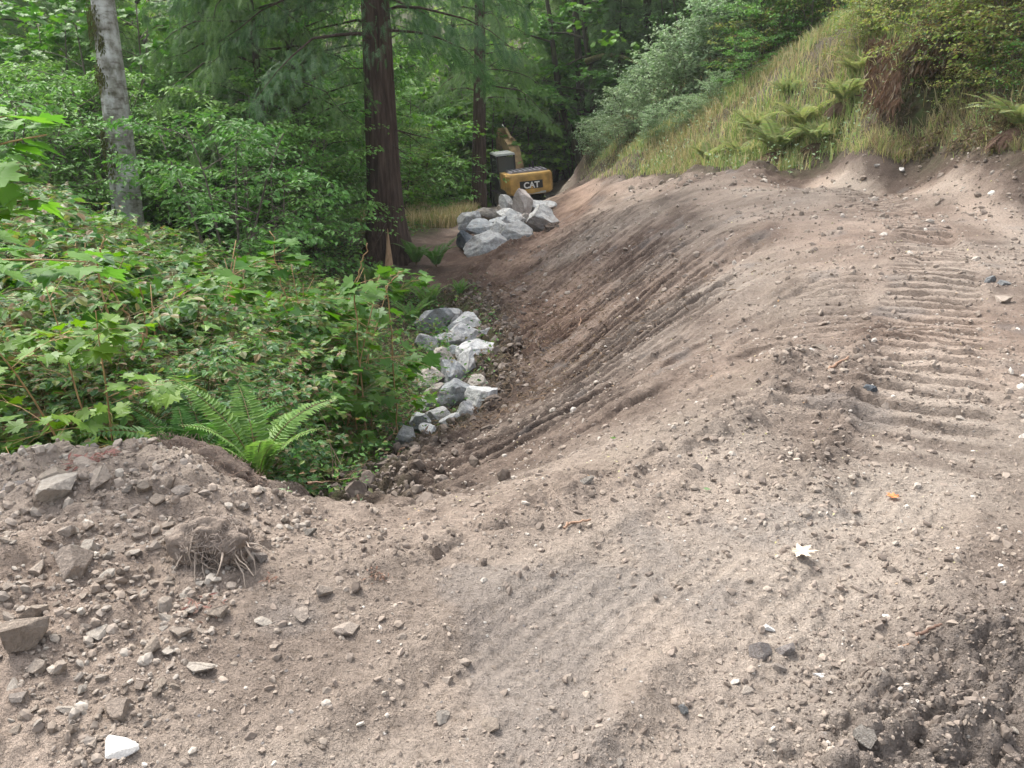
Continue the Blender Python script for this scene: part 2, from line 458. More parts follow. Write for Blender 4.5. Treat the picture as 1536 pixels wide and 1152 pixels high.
def hit(px, py, dmax=70, dmin=1.5):     # where the line of sight through (px, py) meets the ground
    a, b, c = rayd(px, py)
    d = np.geomspace(dmin, dmax, 700)
    h = CAM_Z + c / b * d - base_z(a / b * d, d)
    k = np.argmax(h < 0) if (h < 0).any() else len(d) - 1
    return a / b * d[k], d[k]

# polar grid round the camera, fine where the photo looks
def build_ground():
    az_f = np.linspace(R(-36), R(36), 470)
    step = az_f[1] - az_f[0]
    side = []; a = az_f[-1]; st = step
    while a < R(178): st *= 1.09; a += st; side.append(min(a, R(180)))
    az = np.concatenate([-np.array(side[::-1]), az_f, side])
    rr = [0.6]
    while rr[-1] < 130: rr.append(rr[-1] * (1.0036 if 1.7 < rr[-1] < 32 else 1.02))
    rr = np.array(rr)
    A, Rr = np.meshgrid(az, rr, indexing='ij')
    X = np.sin(A) * Rr; Y = np.cos(A) * Rr
    B = base_z(X, Y); Dt = detail(X, Y)
    Z = B + Dt
    na, nr = X.shape
    i = np.arange(na - 1)[:, None] * nr; j = np.arange(nr - 1)[None, :]
    Q = np.stack([i + j, i + j + 1, i + nr + j + 1, i + nr + j], -1).reshape(-1, 4)
    V = np.stack([X, Y, Z], -1).reshape(-1, 3)
    cx = (X[:-1, :-1] + X[1:, 1:]) / 2; cy = (Y[:-1, :-1] + Y[1:, 1:]) / 2
    cx = cx.ravel(); cy = cy.ravel()
    wob = 0.25 * fbm(cx * 2, cy * 2, 200, 3)
    cls = np.full(len(Q), 3)                                # forest floor
    cls[poly_mask(cx + wob, cy, HILLP)] = 4
    cls[poly_mask(cx + wob, cy + wob, SLOPEP)] = 1
    cls[poly_mask(cx + wob * .3, cy, ROADP)] = 0
    cls[poly_mask(cx + wob * .4, cy + wob * .4, HEAPP)] = 2
    # soil colour field: R dry/pale and painted shade, G reddish, B grey clay, A litter and moss
    x = V[:, 0]; y = V[:, 1]
    road = dens(x, y, ROADP, 0.4); slope = dens(x, y, SLOPEP, 0.5); heap = dens(x, y, HEAPP, 0.5); hill = dens(x, y, HILLP, 0.5)
    dc, sc_, _ = line_dist(x, y, CREST)
    dry = 0.56 * road + 0.60 * heap + slope * (0.37 + 0.32 * np.exp(-(dc / 1.1) ** 2) * (np.hypot(x, y) < 12))
    for TR, w, a_ in ((TY1, 0.28, .6), (TY2, 0.35, .35), (TY3, 0.3, .35)):
        d, s, _ = line_dist(x, y, TR); dry += a_ * np.exp(-(d / w) ** 2) - .25 * a_ * np.exp(-((d - 2 * w) / (w * .7)) ** 2)
    d, s, _ = line_dist(x, y, TR1); dry += 0.34 * np.exp(-(d / 0.35) ** 4) * (-0.2 + 1.4 * smooth(.45, .9, np.abs((((s + 0.03 * fbm(x * 2, y * 2, 50, 2)) / 0.235) % 1) - 0.5) * 2))  # bar tops paled, troughs darkened in colour to deepen the soft shading
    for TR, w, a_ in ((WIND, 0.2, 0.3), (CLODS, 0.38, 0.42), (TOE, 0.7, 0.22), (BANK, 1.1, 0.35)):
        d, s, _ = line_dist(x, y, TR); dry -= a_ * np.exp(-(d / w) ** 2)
    dry += 0.42 * fbm(x * 0.8, y * 0.8, 101, 4) - 0.03
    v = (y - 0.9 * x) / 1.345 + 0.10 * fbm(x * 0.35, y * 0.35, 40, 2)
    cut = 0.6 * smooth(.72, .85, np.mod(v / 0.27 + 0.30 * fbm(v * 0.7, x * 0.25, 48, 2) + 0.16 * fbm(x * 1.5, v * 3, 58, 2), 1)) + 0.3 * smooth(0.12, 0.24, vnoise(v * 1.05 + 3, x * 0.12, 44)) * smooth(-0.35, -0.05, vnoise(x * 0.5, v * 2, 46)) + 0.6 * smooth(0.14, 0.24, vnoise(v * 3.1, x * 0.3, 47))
    dry -= slope * 0.24 * cut * smooth(0.2, 1.2, dc) * (0.3 + 0.7 * smooth(4.5, 8.5, y))                                  # shade of the cuts painted in as darker, damp-looking soil
    red = 0.25 + 0.6 * fbm(x * 0.5, y * 0.5, 102, 3)
    d, s, _ = line_dist(x, y, TOE); red += 0.8 * np.exp(-((d - 0.8) / 0.9) ** 2) * (y > 13)
    red += 0.5 * dens(x, y, PILEP, 1.0)
    grey = 0.3 * smooth(0.36, 0.55, fbm(x * 1.6 + 5, y * 1.6, 103, 3)) * (road + slope).clip(0, 1)
    d, s, _ = line_dist(x, y, CLODS); grey += 0.25 * np.exp(-(d / 0.4) ** 2)
    bare = np.clip(road + slope + heap + dens(x, y, PILEP, 0.8) + dens(x, y, PADP, 0.6), 0, 1)
    dry += 0.9 * dens(x, y, PADP, 0.6)
    litter = (1 - bare) * (1 - 0.55 * hill)
    hq = np.exp(-(((x - HOLLOW[0]) / 1.1) ** 2 + ((y - HOLLOW[1]) / 1.2) ** 2) * 1.2); dry -= hq; litter = np.maximum(litter, hq * 1.3 * hill)  # hollow darkened in soil and litter colour to paint in its shade
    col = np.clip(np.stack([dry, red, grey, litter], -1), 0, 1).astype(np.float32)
    out = []
    spec = [('dirt_road', 0, 'bare brown dirt road with machine tracks curving away to the right', 'road'),
            ('embankment', 1, 'raked brown fill slope falling away left of the road', 'slope'),
            ('spoil_heap_ground', 2, 'heap of dry pale soil in the left foreground', 'ground'),
            ('forest_floor', 3, 'shaded forest floor under trees and shrubs on the left', 'ground'),
            ('hillside', 4, 'grassy hillside rising on the right of the road', 'hillside')]
    for name, k, lab, cat in spec:
        q = Q[cls == k]
        u, inv = np.unique(q.ravel(), return_inverse=True)
        me = mesh_np(name, V[u], None, inv.reshape(-1, 4), True, [M_soil])
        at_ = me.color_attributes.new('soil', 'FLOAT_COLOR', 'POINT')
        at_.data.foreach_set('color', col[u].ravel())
        o = link(name, me); tag(o, lab, cat, kind='structure')
        out.append(o)
    return out

def soil_material():
    m, nt, b = new_mat('soil')
    L = nt.links.new
    at_ = N(nt, "ShaderNodeVertexColor"); at_.layer_name = 'soil'
    sp = N(nt, "ShaderNodeSeparateColor"); L(at_.outputs[0], sp.inputs[0])
    tc = N(nt, "ShaderNodeTexCoord")
    n1 = N(nt, "ShaderNodeTexNoise", Scale=2.3, Detail=5, Roughness=0.65); L(tc.outputs["Object"], n1.inputs["Vector"])
    n2 = N(nt, "ShaderNodeTexNoise", Scale=38, Detail=4, Roughness=0.7); L(tc.outputs["Object"], n2.inputs["Vector"])
    # dryness and painted shade + noise
    ad = N(nt, "ShaderNodeMath", operation='ADD'); L(sp.outputs[0], ad.inputs[0])
    s1 = N(nt, "ShaderNodeMapRange"); L(n1.outputs[0], s1.inputs[0]); s1.inputs[1].default_value = 0.3; s1.inputs[2].default_value = 0.7; s1.inputs[3].default_value = -0.22; s1.inputs[4].default_value = 0.22
    L(s1.outputs[0], ad.inputs[1])
    moist_dry_shade = ramp(nt, ad.outputs[0], [(0.0, (0.095, 0.074, 0.061)), (0.30, (0.183, 0.149, 0.123)), (0.65, (0.268, 0.225, 0.186)), (1.0, (0.335, 0.286, 0.238))])
    redc = mixc(nt, sp.outputs[1], moist_dry_shade.outputs[0], mixc(nt, 1.0, moist_dry_shade.outputs[0], (1.06, 0.90, 0.83), 'MULTIPLY'))
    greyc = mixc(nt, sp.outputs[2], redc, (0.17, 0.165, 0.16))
    # grain: fine light and dark crumbs
    gr = ramp(nt, n2.outputs[0], [(0.3, (0.72, 0.70, 0.68)), (0.5, (1, 1, 1)), (0.72, (1.22, 1.21, 1.2))])
    c = mixc(nt, 1.0, greyc, gr.outputs[0], 'MULTIPLY')
    vo = N(nt, "ShaderNodeTexVoronoi", Scale=26); L(tc.outputs["Object"], vo.inputs["Vector"])
    peb = ramp(nt, vo.outputs["Distance"], [(0.10, (1, 1, 1)), (0.17, (0, 0, 0))])
    sepc = N(nt, "ShaderNodeSeparateColor"); L(vo.outputs["Color"], sepc.inputs[0])
    pick = N(nt, "ShaderNodeMath", operation='GREATER_THAN'); L(sepc.outputs[0], pick.inputs[0]); pick.inputs[1].default_value = 0.72
    pm = N(nt, "ShaderNodeMath", operation='MULTIPLY'); L(peb.outputs[0], pm.inputs[0]); L(pick.outputs[0], pm.inputs[1])
    pebc = ramp(nt, sepc.outputs[1], [(0, (0.16, 0.15, 0.15)), (0.5, (0.33, 0.29, 0.25)), (1, (0.48, 0.45, 0.41))])
    c = mixc(nt, pm.outputs[0], c, pebc.outputs[0])
    # litter and moss off the bare soil
    n3 = N(nt, "ShaderNodeTexNoise", Scale=5, Detail=4); L(tc.outputs["Object"], n3.inputs["Vector"])
    lit = ramp(nt, n3.outputs[0], [(0.3, (0.030, 0.026, 0.016)), (0.5, (0.06, 0.055, 0.03)), (0.62, (0.05, 0.07, 0.025)), (0.75, (0.11, 0.09, 0.05))])
    c = mixc(nt, at_.outputs["Alpha"], c, lit.outputs[0])
    L(c, b.inputs["Base Color"]); b.inputs["Roughness"].default_value = 0.95; b.inputs["Specular IOR Level"].default_value = 0.12
    # bump
    n4 = N(nt, "ShaderNodeTexNoise", Scale=60, Detail=5, Roughness=0.7); L(tc.outputs["Object"], n4.inputs["Vector"])
    b1 = N(nt, "ShaderNodeBump", Strength=1.0, Distance=0.018); L(n4.outputs[0], b1.inputs["Height"])
    b2 = N(nt, "ShaderNodeBump", Strength=0.9, Distance=0.03); L(n2.outputs[0], b2.inputs["Height"]); L(b1.outputs[0], b2.inputs["Normal"])
    b3 = N(nt, "ShaderNodeBump", Strength=0.6, Distance=0.012); L(pm.outputs[0], b3.inputs["Height"]); L(b2.outputs[0], b3.inputs["Normal"])
    L(b3.outputs[0], b.inputs["Normal"])
    return m
M_soil = soil_material()
build_ground()
# ------------------------------------------------------------------ stones, boulders, clods
def ico(sub):
    t = (1 + 5 ** .5) / 2
    V = [(-1, t, 0), (1, t, 0), (-1, -t, 0), (1, -t, 0), (0, -1, t), (0, 1, t), (0, -1, -t), (0, 1, -t), (t, 0, -1), (t, 0, 1), (-t, 0, -1), (-t, 0, 1)]
    V = [np.array(v) / np.linalg.norm(v) for v in V]
    F = [(0, 11, 5), (0, 5, 1), (0, 1, 7), (0, 7, 10), (0, 10, 11), (1, 5, 9), (5, 11, 4), (11, 10, 2), (10, 7, 6), (7, 1, 8), (3, 9, 4), (3, 4, 2), (3, 2, 6), (3, 6, 8), (3, 8, 9), (4, 9, 5), (2, 4, 11), (6, 2, 10), (8, 6, 7), (9, 8, 1)]
    for _ in range(sub):
        c = {}; G = []
        def mid(a, b):
            k = (min(a, b), max(a, b))
            if k not in c:
                m = V[a] + V[b]; V.append(m / np.linalg.norm(m)); c[k] = len(V) - 1
            return c[k]
        for a, b, d in F:
            x, y, z = mid(a, b), mid(b, d), mid(d, a)
            G += [(a, x, z), (b, y, x), (d, z, y), (x, y, z)]
        F = G
    return np.array(V), np.array(F)
ICO = {k: ico(k) for k in (0, 1, 2, 3, 4)}
def noise3(P, seed, sc):
    return (vnoise(P[:, 0] * sc + 7, P[:, 1] * sc, seed) + vnoise(P[:, 1] * sc, P[:, 2] * sc + 3, seed + 1) + vnoise(P[:, 2] * sc, P[:, 0] * sc - 5, seed + 2)) / 1.5
def rock(seed, sub=2, cuts=9, lo=0.55, hi=0.9, rough=0.05, dims=(1, 1, 1)):
    rg = np.random.RandomState(seed)
    V, F = ICO[sub]; V = V.copy()
    V *= (1 + 0.25 * noise3(V, seed, 1.3))[:, None]
    for _ in range(cuts):
        n = rg.normal(size=3); n /= np.linalg.norm(n); k = rg.uniform(lo, hi)
        d = V @ n - k
        m = d > 0; V[m] -= d[m][:, None] * n
    if rough: V *= (1 + rough * noise3(V, seed + 50, 4) + rough * 0.5 * noise3(V, seed + 60, 9))[:, None]
    V -= (V.max(0) + V.min(0)) / 2; V /= (V.max(0) - V.min(0)) / 2
    return V * np.array(dims), F

M_granite = noisy_mat('pale_granite', (0.30, 0.303, 0.30), (0.40, 0.40, 0.388), 6.5, 0.9, 0.9, 7, c3=(0.52, 0.515, 0.49), bscale=9, bdist=0.05)
M_blue = noisy_mat('blue_grey_rock', (0.19, 0.20, 0.206), (0.29, 0.303, 0.305), 6.5, 0.9, 0.9, 7, c3=(0.44, 0.45, 0.445), bscale=9, bdist=0.05)
M_tanrock = noisy_mat('tan_rock', (0.22, 0.185, 0.155), (0.38, 0.345, 0.30), 3.5, 0.9, 0.9, 7, c3=(0.50, 0.46, 0.40), bscale=9, bdist=0.05)
M_pinkrock = noisy_mat('pinkish_rock', (0.33, 0.28, 0.255), (0.52, 0.475, 0.44), 3.0, 0.9, 0.9, 7, bscale=9, bdist=0.05)
M_darkrock = noisy_mat('dark_rock', (0.045, 0.055, 0.065), (0.17, 0.185, 0.20), 3.5, 0.8, 0.7, 7, bscale=9, bdist=0.05)
M_clod = noisy_mat('damp_soil', (0.060, 0.044, 0.036), (0.15, 0.115, 0.092), 7, 0.95, 1.0, 5, bscale=22, bdist=0.03)

def stain(mat, z0, z1):                 # soil dust settled in patches over a boulder
    nt = mat.node_tree; L = nt.links.new; b = nt.nodes["Principled BSDF"]
    src = b.inputs["Base Color"].links[0].from_socket
    tc = N(nt, "ShaderNodeTexCoord"); n = N(nt, "ShaderNodeTexNoise", Scale=4.5, Detail=7, Roughness=0.7); L(tc.outputs["Object"], n.inputs["Vector"])
    r = ramp(nt, n.outputs[0], [(0.50, (0, 0, 0)), (0.66, (0.6, 0.6, 0.6))])
    c = mixc(nt, r.outputs[0], src, (0.20, 0.16, 0.13)); 
    n2 = N(nt, "ShaderNodeTexNoise", Scale=45, Detail=5, Roughness=0.7); L(tc.outputs["Object"], n2.inputs["Vector"])
    g = ramp(nt, n2.outputs[0], [(0.35, (0.72, 0.72, 0.73)), (0.6, (1.1, 1.1, 1.1))])
    oi = N(nt, "ShaderNodeObjectInfo"); hv = N(nt, "ShaderNodeHueSaturation"); mr = N(nt, "ShaderNodeMapRange"); L(oi.outputs["Random"], mr.inputs[0])
    mr.inputs[3].default_value = 0.72; mr.inputs[4].default_value = 1.15; L(mr.outputs[0], hv.inputs["Value"])
    L(mixc(nt, 1.0, c, g.outputs[0], 'MULTIPLY'), hv.inputs["Color"]); L(hv.outputs[0], b.inputs["Base Color"])
for m_ in (M_granite, M_blue, M_tanrock, M_pinkrock): stain(m_, 0, 0)

def stone_mat(name, cols):
    m, nt, b = new_mat(name); L = nt.links.new
    g = N(nt, "ShaderNodeNewGeometry"); oi = N(nt, "ShaderNodeObjectInfo")
    a = N(nt, "ShaderNodeMath", operation='ADD'); L(g.outputs["Random Per Island"], a.inputs[0]); L(oi.outputs["Random"], a.inputs[1])
    f = N(nt, "ShaderNodeMath", operation='FRACT'); L(a.outputs[0], f.inputs[0])
    k = len(cols); rp = ramp(nt, f.outputs[0], [(i / (k - 1), c) for i, c in enumerate(cols)])
    tc = N(nt, "ShaderNodeTexCoord"); n = N(nt, "ShaderNodeTexNoise", Scale=4, Detail=4, Roughness=0.7); L(tc.outputs["Object"], n.inputs["Vector"])
    gr = ramp(nt, n.outputs[0], [(0.3, (0.75, 0.73, 0.71)), (0.7, (1.15, 1.14, 1.12))])
    c = mixc(nt, 1.0, rp.outputs[0], gr.outputs[0], 'MULTIPLY')
    L(c, b.inputs["Base Color"]); b.inputs["Roughness"].default_value = 0.92; b.inputs["Specular IOR Level"].default_value = 0.15
    bp = N(nt, "ShaderNodeBump", Strength=0.5, Distance=0.08); L(n.outputs[0], bp.inputs["Height"]); L(bp.outputs[0], b.inputs["Normal"])
    return m
M_stone = stone_mat('dusty_stone', [(0.21, 0.175, 0.145), (0.27, 0.23, 0.19), (0.32, 0.275, 0.235), (0.26, 0.215, 0.178), (0.38, 0.345, 0.30), (0.235, 0.205, 0.18)])
M_grav = stone_mat('road_gravel', [(0.199, 0.164, 0.135), (0.292, 0.246, 0.205), (0.246, 0.205, 0.173), (0.328, 0.281, 0.234), (0.164, 0.138, 0.117), (0.292, 0.252, 0.211), (0.491, 0.456, 0.409)])
M_soilclod = stone_mat('soil_clods', [(0.12, 0.098, 0.083), (0.18, 0.15, 0.127), (0.15, 0.123, 0.105), (0.22, 0.187, 0.16)])
M_paleclod = stone_mat('dry_soil_clods', [(0.222, 0.185, 0.154), (0.281, 0.234, 0.197), (0.199, 0.164, 0.138), (0.316, 0.269, 0.225)])

def rot_rand(rg, n, tilt=1.0):
    q = rg.normal(size=(n, 4)); q[:, 1:3] *= tilt; q /= np.linalg.norm(q, axis=1)[:, None]
    w, x, y, z = q.T
    return np.stack([np.stack([1 - 2 * (y * y + z * z), 2 * (x * y - z * w), 2 * (x * z + y * w)], -1),
                     np.stack([2 * (x * y + z * w), 1 - 2 * (x * x + z * z), 2 * (y * z - x * w)], -1),
                     np.stack([2 * (x * z - y * w), 2 * (y * z + x * w), 1 - 2 * (x * x + y * y)], -1)], 1)

def scatter_mesh(name, X, Y, S, mat, seed, sub=0, sink=0.25, ntemp=8, tilt=0.5, flat=0.7, smooth_shade=False):
    rg = np.random.RandomState(seed); n = len(X)
    Z = ground_z(X, Y)
    mb = MB(); which = rg.randint(0, ntemp, n)
    for k in range(ntemp):
        i = np.where(which == k)[0]
        if not len(i): continue
        V, F = rock(seed * 31 + k, sub, 5 if sub == 0 else 11, 0.6 if sub == 0 else 0.42, 0.95 if sub == 0 else 0.85, 0.03 if sub == 0 else 0.22, (1, rg.uniform(0.6, 0.95), flat * rg.uniform(0.6, 1.0)))
        M = rot_rand(rg, len(i), tilt)
        P = np.einsum('nij,kj->nki', M, V) * S[i][:, None, None]
        P += np.stack([X[i], Y[i], Z[i] + S[i] * flat * (0.6 - sink)], -1)[:, None, :]
        Fk = F[None] + (np.arange(len(i)) * len(V))[:, None, None]
        mb.add(P.reshape(-1, 3), Fk.reshape(-1, 3))
    return mb.mesh(name, [mat], smooth_shade)

def polar_sample(rg, n, r0, r1, a=34):
    az = R(rg.uniform(-a, a, n)) if False else np.radians(rg.uniform(-a, a, n))
    r = np.exp(rg.uniform(math.log(r0), math.log(r1), n))
    return np.sin(az) * r, np.cos(az) * r, r

rg = np.random.RandomState(7)
X, Y, r = polar_sample(rg, 60000, 1.5, 26)
inroad = poly_mask(X, Y, ROADP); inslope = poly_mask(X, Y, SLOPEP); inheap = poly_mask(X, Y, HEAPP)
pat = fbm(X * 1.1, Y * 1.1, 301, 3)
p = np.where(inheap, 0.55, np.where(inroad, 0.26 + 0.6 * pat, np.where(inslope, 0.16 + 0.2 * pat, 0)))
keep = rg.rand(len(X)) < p
X, Y, r = X[keep], Y[keep], r[keep]
S = (0.0017 + 0.0010 * r) * (1 + rg.pareto(2.6, len(X))).clip(1, 4)
ish = poly_mask(X, Y, HEAPP)
S = np.where(ish, S * 1.25, S)
gi = ~ish
link('gravel', scatter_mesh('gravel', X[gi], Y[gi], S[gi], M_grav, 11, sink=0.55))
tag(bpy.data.objects['gravel'], 'small gravel and crumbs strewn over the dirt road and fill slope', 'gravel', kind='stuff')
link('rubble', scatter_mesh('rubble', X[ish], Y[ish], S[ish], M_stone, 12))
tag(bpy.data.objects['rubble'], 'fine dusty rubble covering the spoil heap', 'rubble', kind='stuff')

# soil clods: along the toe, windrow, berm, bank, lower right
def along(rg, pts, n, w):
    P = np.array(pts); seg = np.hypot(*np.diff(P, axis=0).T); cs = np.concatenate([[0], np.cumsum(seg)])
    t = rg.uniform(0, cs[-1], n); k = np.clip(np.searchsorted(cs, t) - 1, 0, len(seg) - 1)
    f = ((t - cs[k]) / seg[k])[:, None]; q = P[k] * (1 - f) + P[k + 1] * f
    return q[:, 0] + rg.normal(0, w, n), q[:, 1] + rg.normal(0, w, n)
xs, ys, ss = [], [], []
for pts, n, w, s0 in ((TOE[1:9], 2600, 0.28, 0.026), (WIND, 260, 0.10, 0.010), (CLODS, 3800, 0.24, 0.006), (BERM, 260, 0.14, 0.008), (BANK[2:], 2600, 0.6, 0.016), (TR1, 120, 0.4, 0.010), (TR2, 100, 0.3, 0.008)):
    a, b_ = along(rg, pts, n, w); xs.append(a); ys.append(b_); ss.append(s0 * (0.5 + rg.pareto(3.0, n)).clip(0, 3) * (np.clip(np.hypot(a, b_) / 11, .3, 1.2) if s0 > .03 else 1))
xs = np.concatenate(xs); ys = np.concatenate(ys); ss = np.concatenate(ss)
o = link('soil_clods', scatter_mesh('soil_clods', xs, ys, ss, M_soilclod, 13, 1, 0.35, 6, 1.0, 0.85))
tag(o, 'dark damp clods of soil along the slope foot and road edges', 'soil clods', kind='stuff')
X, Y, r = polar_sample(rg, 52000, 1.5, 16)
k = (poly_mask(X, Y, ROADP) | poly_mask(X, Y, HEAPP) | (poly_mask(X, Y, SLOPEP) & (rg.rand(len(X)) < .5))) & (rg.rand(len(X)) < 0.25 + 0.5 * fbm(X * 1.7, Y * 1.7, 77, 2))
X, Y, r = X[k], Y[k], r[k]
o = link('dry_clods', scatter_mesh('dry_clods', X, Y, (0.0025 + 0.0012 * r) * (0.5 + rg.pareto(2.6, len(X))).clip(0, 3.2), M_paleclod, 14, 1, 0.5, 8, 1.0, 0.7))
tag(o, 'dry crumbly lumps of pale soil pressed into the road', 'soil clods', kind='stuff')

# individual stones
STONE_ME = []
for k in range(10):
    r_ = np.random.RandomState(900 + k)
    V, F = rock(900 + k, 3, 16, 0.36, 0.72, 0.04, (1, r_.uniform(0.65, 0.95), r_.uniform(0.45, 0.8)))
    STONE_ME.append(mesh_np('stone', V, F, None, False, [M_stone]))
def place_stone(me, px, py, wpx, rot, label, group=None, cat='stone', hk=1.0, mat=None, sink=0.3, name='stone'):
    x, y = hit(px, py); rr = math.hypot(x, y, )
    dist = math.sqrt(x * x + y * y + CAM_Z ** 2)
    s = wpx / FPX * dist / 2
    me_ = me
    if mat: me_ = me.copy(); me_.materials.clear(); me_.materials.append(mat)
    zz = max(v.co.z for v in me.vertices) * s * hk
    o = link(name, me_, None, (x, y, gz(x, y) + zz * (1 - 2 * sink)), rot, (s, s, s * hk))
    tag(o, label, cat, group)
    return o
SPECIAL = [
    (80, 742, 62, 1.0, 0, 'tan wedge shaped stone with a shadowed underside on the heap crest at far left'),
    (149, 724, 38, 1.1, 1, 'rounded brownish stone on the heap right beside the tan wedge stone'),
    (132, 706, 34, 0.9, 2, 'grey stone half sunk in the crest of the heap below the reddish debris'),
    (92, 720, 52, 0.45, 3, 'long thin flat slab lying behind the tan wedge stone'),
    (24, 724, 38, 0.9, 4, 'purplish grey stone on the heap crest at the left edge of the photo'),
    (115, 874, 54, 1.5, 5, 'big upright block of tan rock left of the root ball'),
    (134, 842, 34, 1.7, 6, 'pointed narrow stone standing behind the big upright block'),
    (38, 982, 62, 1.2, 7, 'large buff slab stone near the left edge of the photo'),
    (52, 930, 30, 1.1, 8, 'fist sized stone just above the large buff slab stone'),
    (247, 913, 27, 1.5, 9, 'pale angular stone tilted upright below left of the root ball'),
    (270, 822, 44, 1.2, 0, 'smooth faced tan stone touching the left side of the root ball'),
    (331, 932, 28, 1.3, 1, 'grey green rectangular stone directly under the root ball'),
    (228, 985, 32, 1.2, 2, 'angular stone in the rubble band right of the large buff slab'),
    (180, 1072, 44, 0.9, 3, 'faceted brownish stone near the bottom left of the photo'),
    (486, 896, 24, 1.3, 4, 'upright pale stone on the lower right flank of the heap'),
    (521, 952, 40, 0.7, 5, 'flat whitish stone lying at the right foot of the heap'),
    (400, 828, 21, 1.2, 6, 'small brown block stone just right of the root ball'),
    (462, 806, 25, 0.6, 7, 'dark reddish flat stone on the upper edge of the heap'),
    (456, 927, 28, 0.7, 8, 'low grey stone midway between the root ball and the flat whitish stone'),
    (396, 935, 28, 0.9, 9, 'stone with a dark red underside right below the root ball'),
    (185, 1140, 44, 0.6, 0, 'white chalky stone at the bottom left edge of the photo'),
    (302, 1004, 40, 0.55, 1, 'flat dark capped stone lying low in the rubble below the root ball'),
    (274, 748, 26, 1.5, 2, 'pointed pale stone leaning near the middle of the heap crest'),
    (240, 768, 24, 1.1, 3, 'light grey stone left of the pointed pale stone on the heap'),
    (217, 730, 30, 1.0, 4, 'dusty sloping stone below the dark clump of rooty soil'),
    (94, 1023, 26, 1.0, 5, 'rounded stone below right of the large buff slab stone'),
    (60, 1019, 26, 1.0, 6, 'rounded stone directly below the large buff slab stone'),
    (699, 985, 21, 1.0, 7, 'smooth oval pebble lying alone on the dirt in the lower middle'),
    (666, 1068, 23, 1.0, 8, 'round pale pebble near the bottom middle of the photo'),
    (736, 1081, 32, 0.9, 9, 'flat triangular pale stone near the bottom middle of the photo'),
    (658, 833, 26, 0.9, 0, 'brown lumpy stone on the near berm at the top of the slope'),
    (878, 747, 24, 0.9, 1, 'dark brown stone perched on the crest of the berm'),
    (1027, 1057, 24, 0.9, 2, 'dark slate grey stone right of the lower middle of the road'),
    (1140, 978, 33, 1.3, 3, 'grey rounded stone, left one of the pair lying below the dry maple leaf'),
    (1179, 973, 27, 1.2, 4, 'pale angular stone, right one of the pair lying below the dry maple leaf'),
    (1168, 999, 22, 0.8, 5, 'low stone just below the pair of stones under the dry maple leaf'),
    (1153, 934, 19, 0.7, 6, 'small white stone between the dry maple leaf and the pair of stones'),
    (1229, 1008, 23, 0.5, 7, 'flat white chip right of the pair of stones on the road'),
    (1298, 1134, 36, 0.8, 8, 'long whitish stone at the bottom edge beside the crumbly patch'),
    (1307, 883, 19, 0.6, 9, 'flat pinkish chip in the tyre mark right of the dry maple leaf'),
    (1504, 453, 23, 1.1, 0, 'blocky stone with a pale top beside the machine track at the right edge'),
    (1354, 245, 12, 1.0, 1, 'bright white stone on the loose bank at the foot of the hillside'),
    (1315, 254, 9, 0.9, 2, 'little white stone left of the brighter one on the loose bank'),
    (1229, 527, 26, 0.5, 3, 'flat grey stone on the left side of the machine track'),
    (1304, 592, 20, 0.9, 4, 'dark blue grey clod beside the ridge in the track'),
    (1484, 425, 24, 0.6, 5, 'blue grey clay lump beside the machine track at the right edge'),
    (1504, 430, 18, 0.6, 6, 'smaller blue grey clay lump right of its larger neighbour'),
]
M_chalk = plain_mat('chalky_stone', (0.40, 0.385, 0.36), .95, 0, .25, 9)
cmat = {20: M_chalk, 4: M_pinkrock, 13: M_stone, 17: M_tanrock, 31: M_tanrock, 32: M_blue, 33: M_pinkrock, 34: M_pinkrock, 38: M_tanrock, 41: M_chalk, 42: M_chalk, 44: M_darkrock, 45: M_blue, 46: M_blue, 36: M_chalk, 37: M_chalk, 30: M_clod}
rr_ = random.Random(5)
for i, (px, py, w, hk, k, lab) in enumerate(SPECIAL):
    place_stone(STONE_ME[k], px, py, w, (rr_.uniform(-.4, .4), rr_.uniform(-.4, .4), rr_.uniform(0, 6)), lab, None, 'stone', hk, cmat.get(i))
# the next largest stones, scattered
rg = np.random.RandomState(21); cnt = 0
placed = [(s[0], s[1], s[2]) for s in SPECIAL]
ZON = [(120, 'heap'), (50, 'road')]
for nmax, z in ZON:
    c = 0
    while c < nmax:
        if z == 'heap':
            px = rg.uniform(0, 520); py = rg.uniform(715, 1150)
            if rg.rand() > math.exp(-((px - 130) / 230) ** 2 - ((py - 900) / 190) ** 2) + 0.1: continue
            w = rg.uniform(9, 17) + 12 * rg.rand() ** 4
        else:
            px = rg.uniform(420, 1536); py = rg.uniform(560, 1150)
            w = (7 + 9 * rg.rand() ** 2 + 7 * rg.rand() ** 6) * (0.5 + 0.6 * (py - 300) / 850)
        x, y = hit(px, py)
        inh = bool(poly_mask(np.array([x]), np.array([y]), HEAPP)[0]); inr = bool(poly_mask(np.array([x]), np.array([y]), ROADP)[0])
        if (z == 'heap') != inh or (z == 'road' and not inr): continue
        if any(abs(px - a) < (w + ww) * .45 and abs(py - b_) < (w + ww) * .4 for a, b_, ww in placed): continue
        placed.append((px, py, w)); c += 1
        big = w > 17
        lab, grp = ('small dusty stone lying loose among others on the spoil heap', 'loose stones on the spoil heap') if z == 'heap' else ('small pale stone lying loose among others on the dirt road', 'loose stones on the dirt road')
        place_stone(STONE_ME[rg.randint(10)], px, py, w, (rg.uniform(-.5, .5), rg.uniform(-.5, .5), rg.uniform(0, 6)), lab, grp, 'stone', rg.uniform(.7, 1.2), None, 0.3 if z == 'heap' else 0.5)

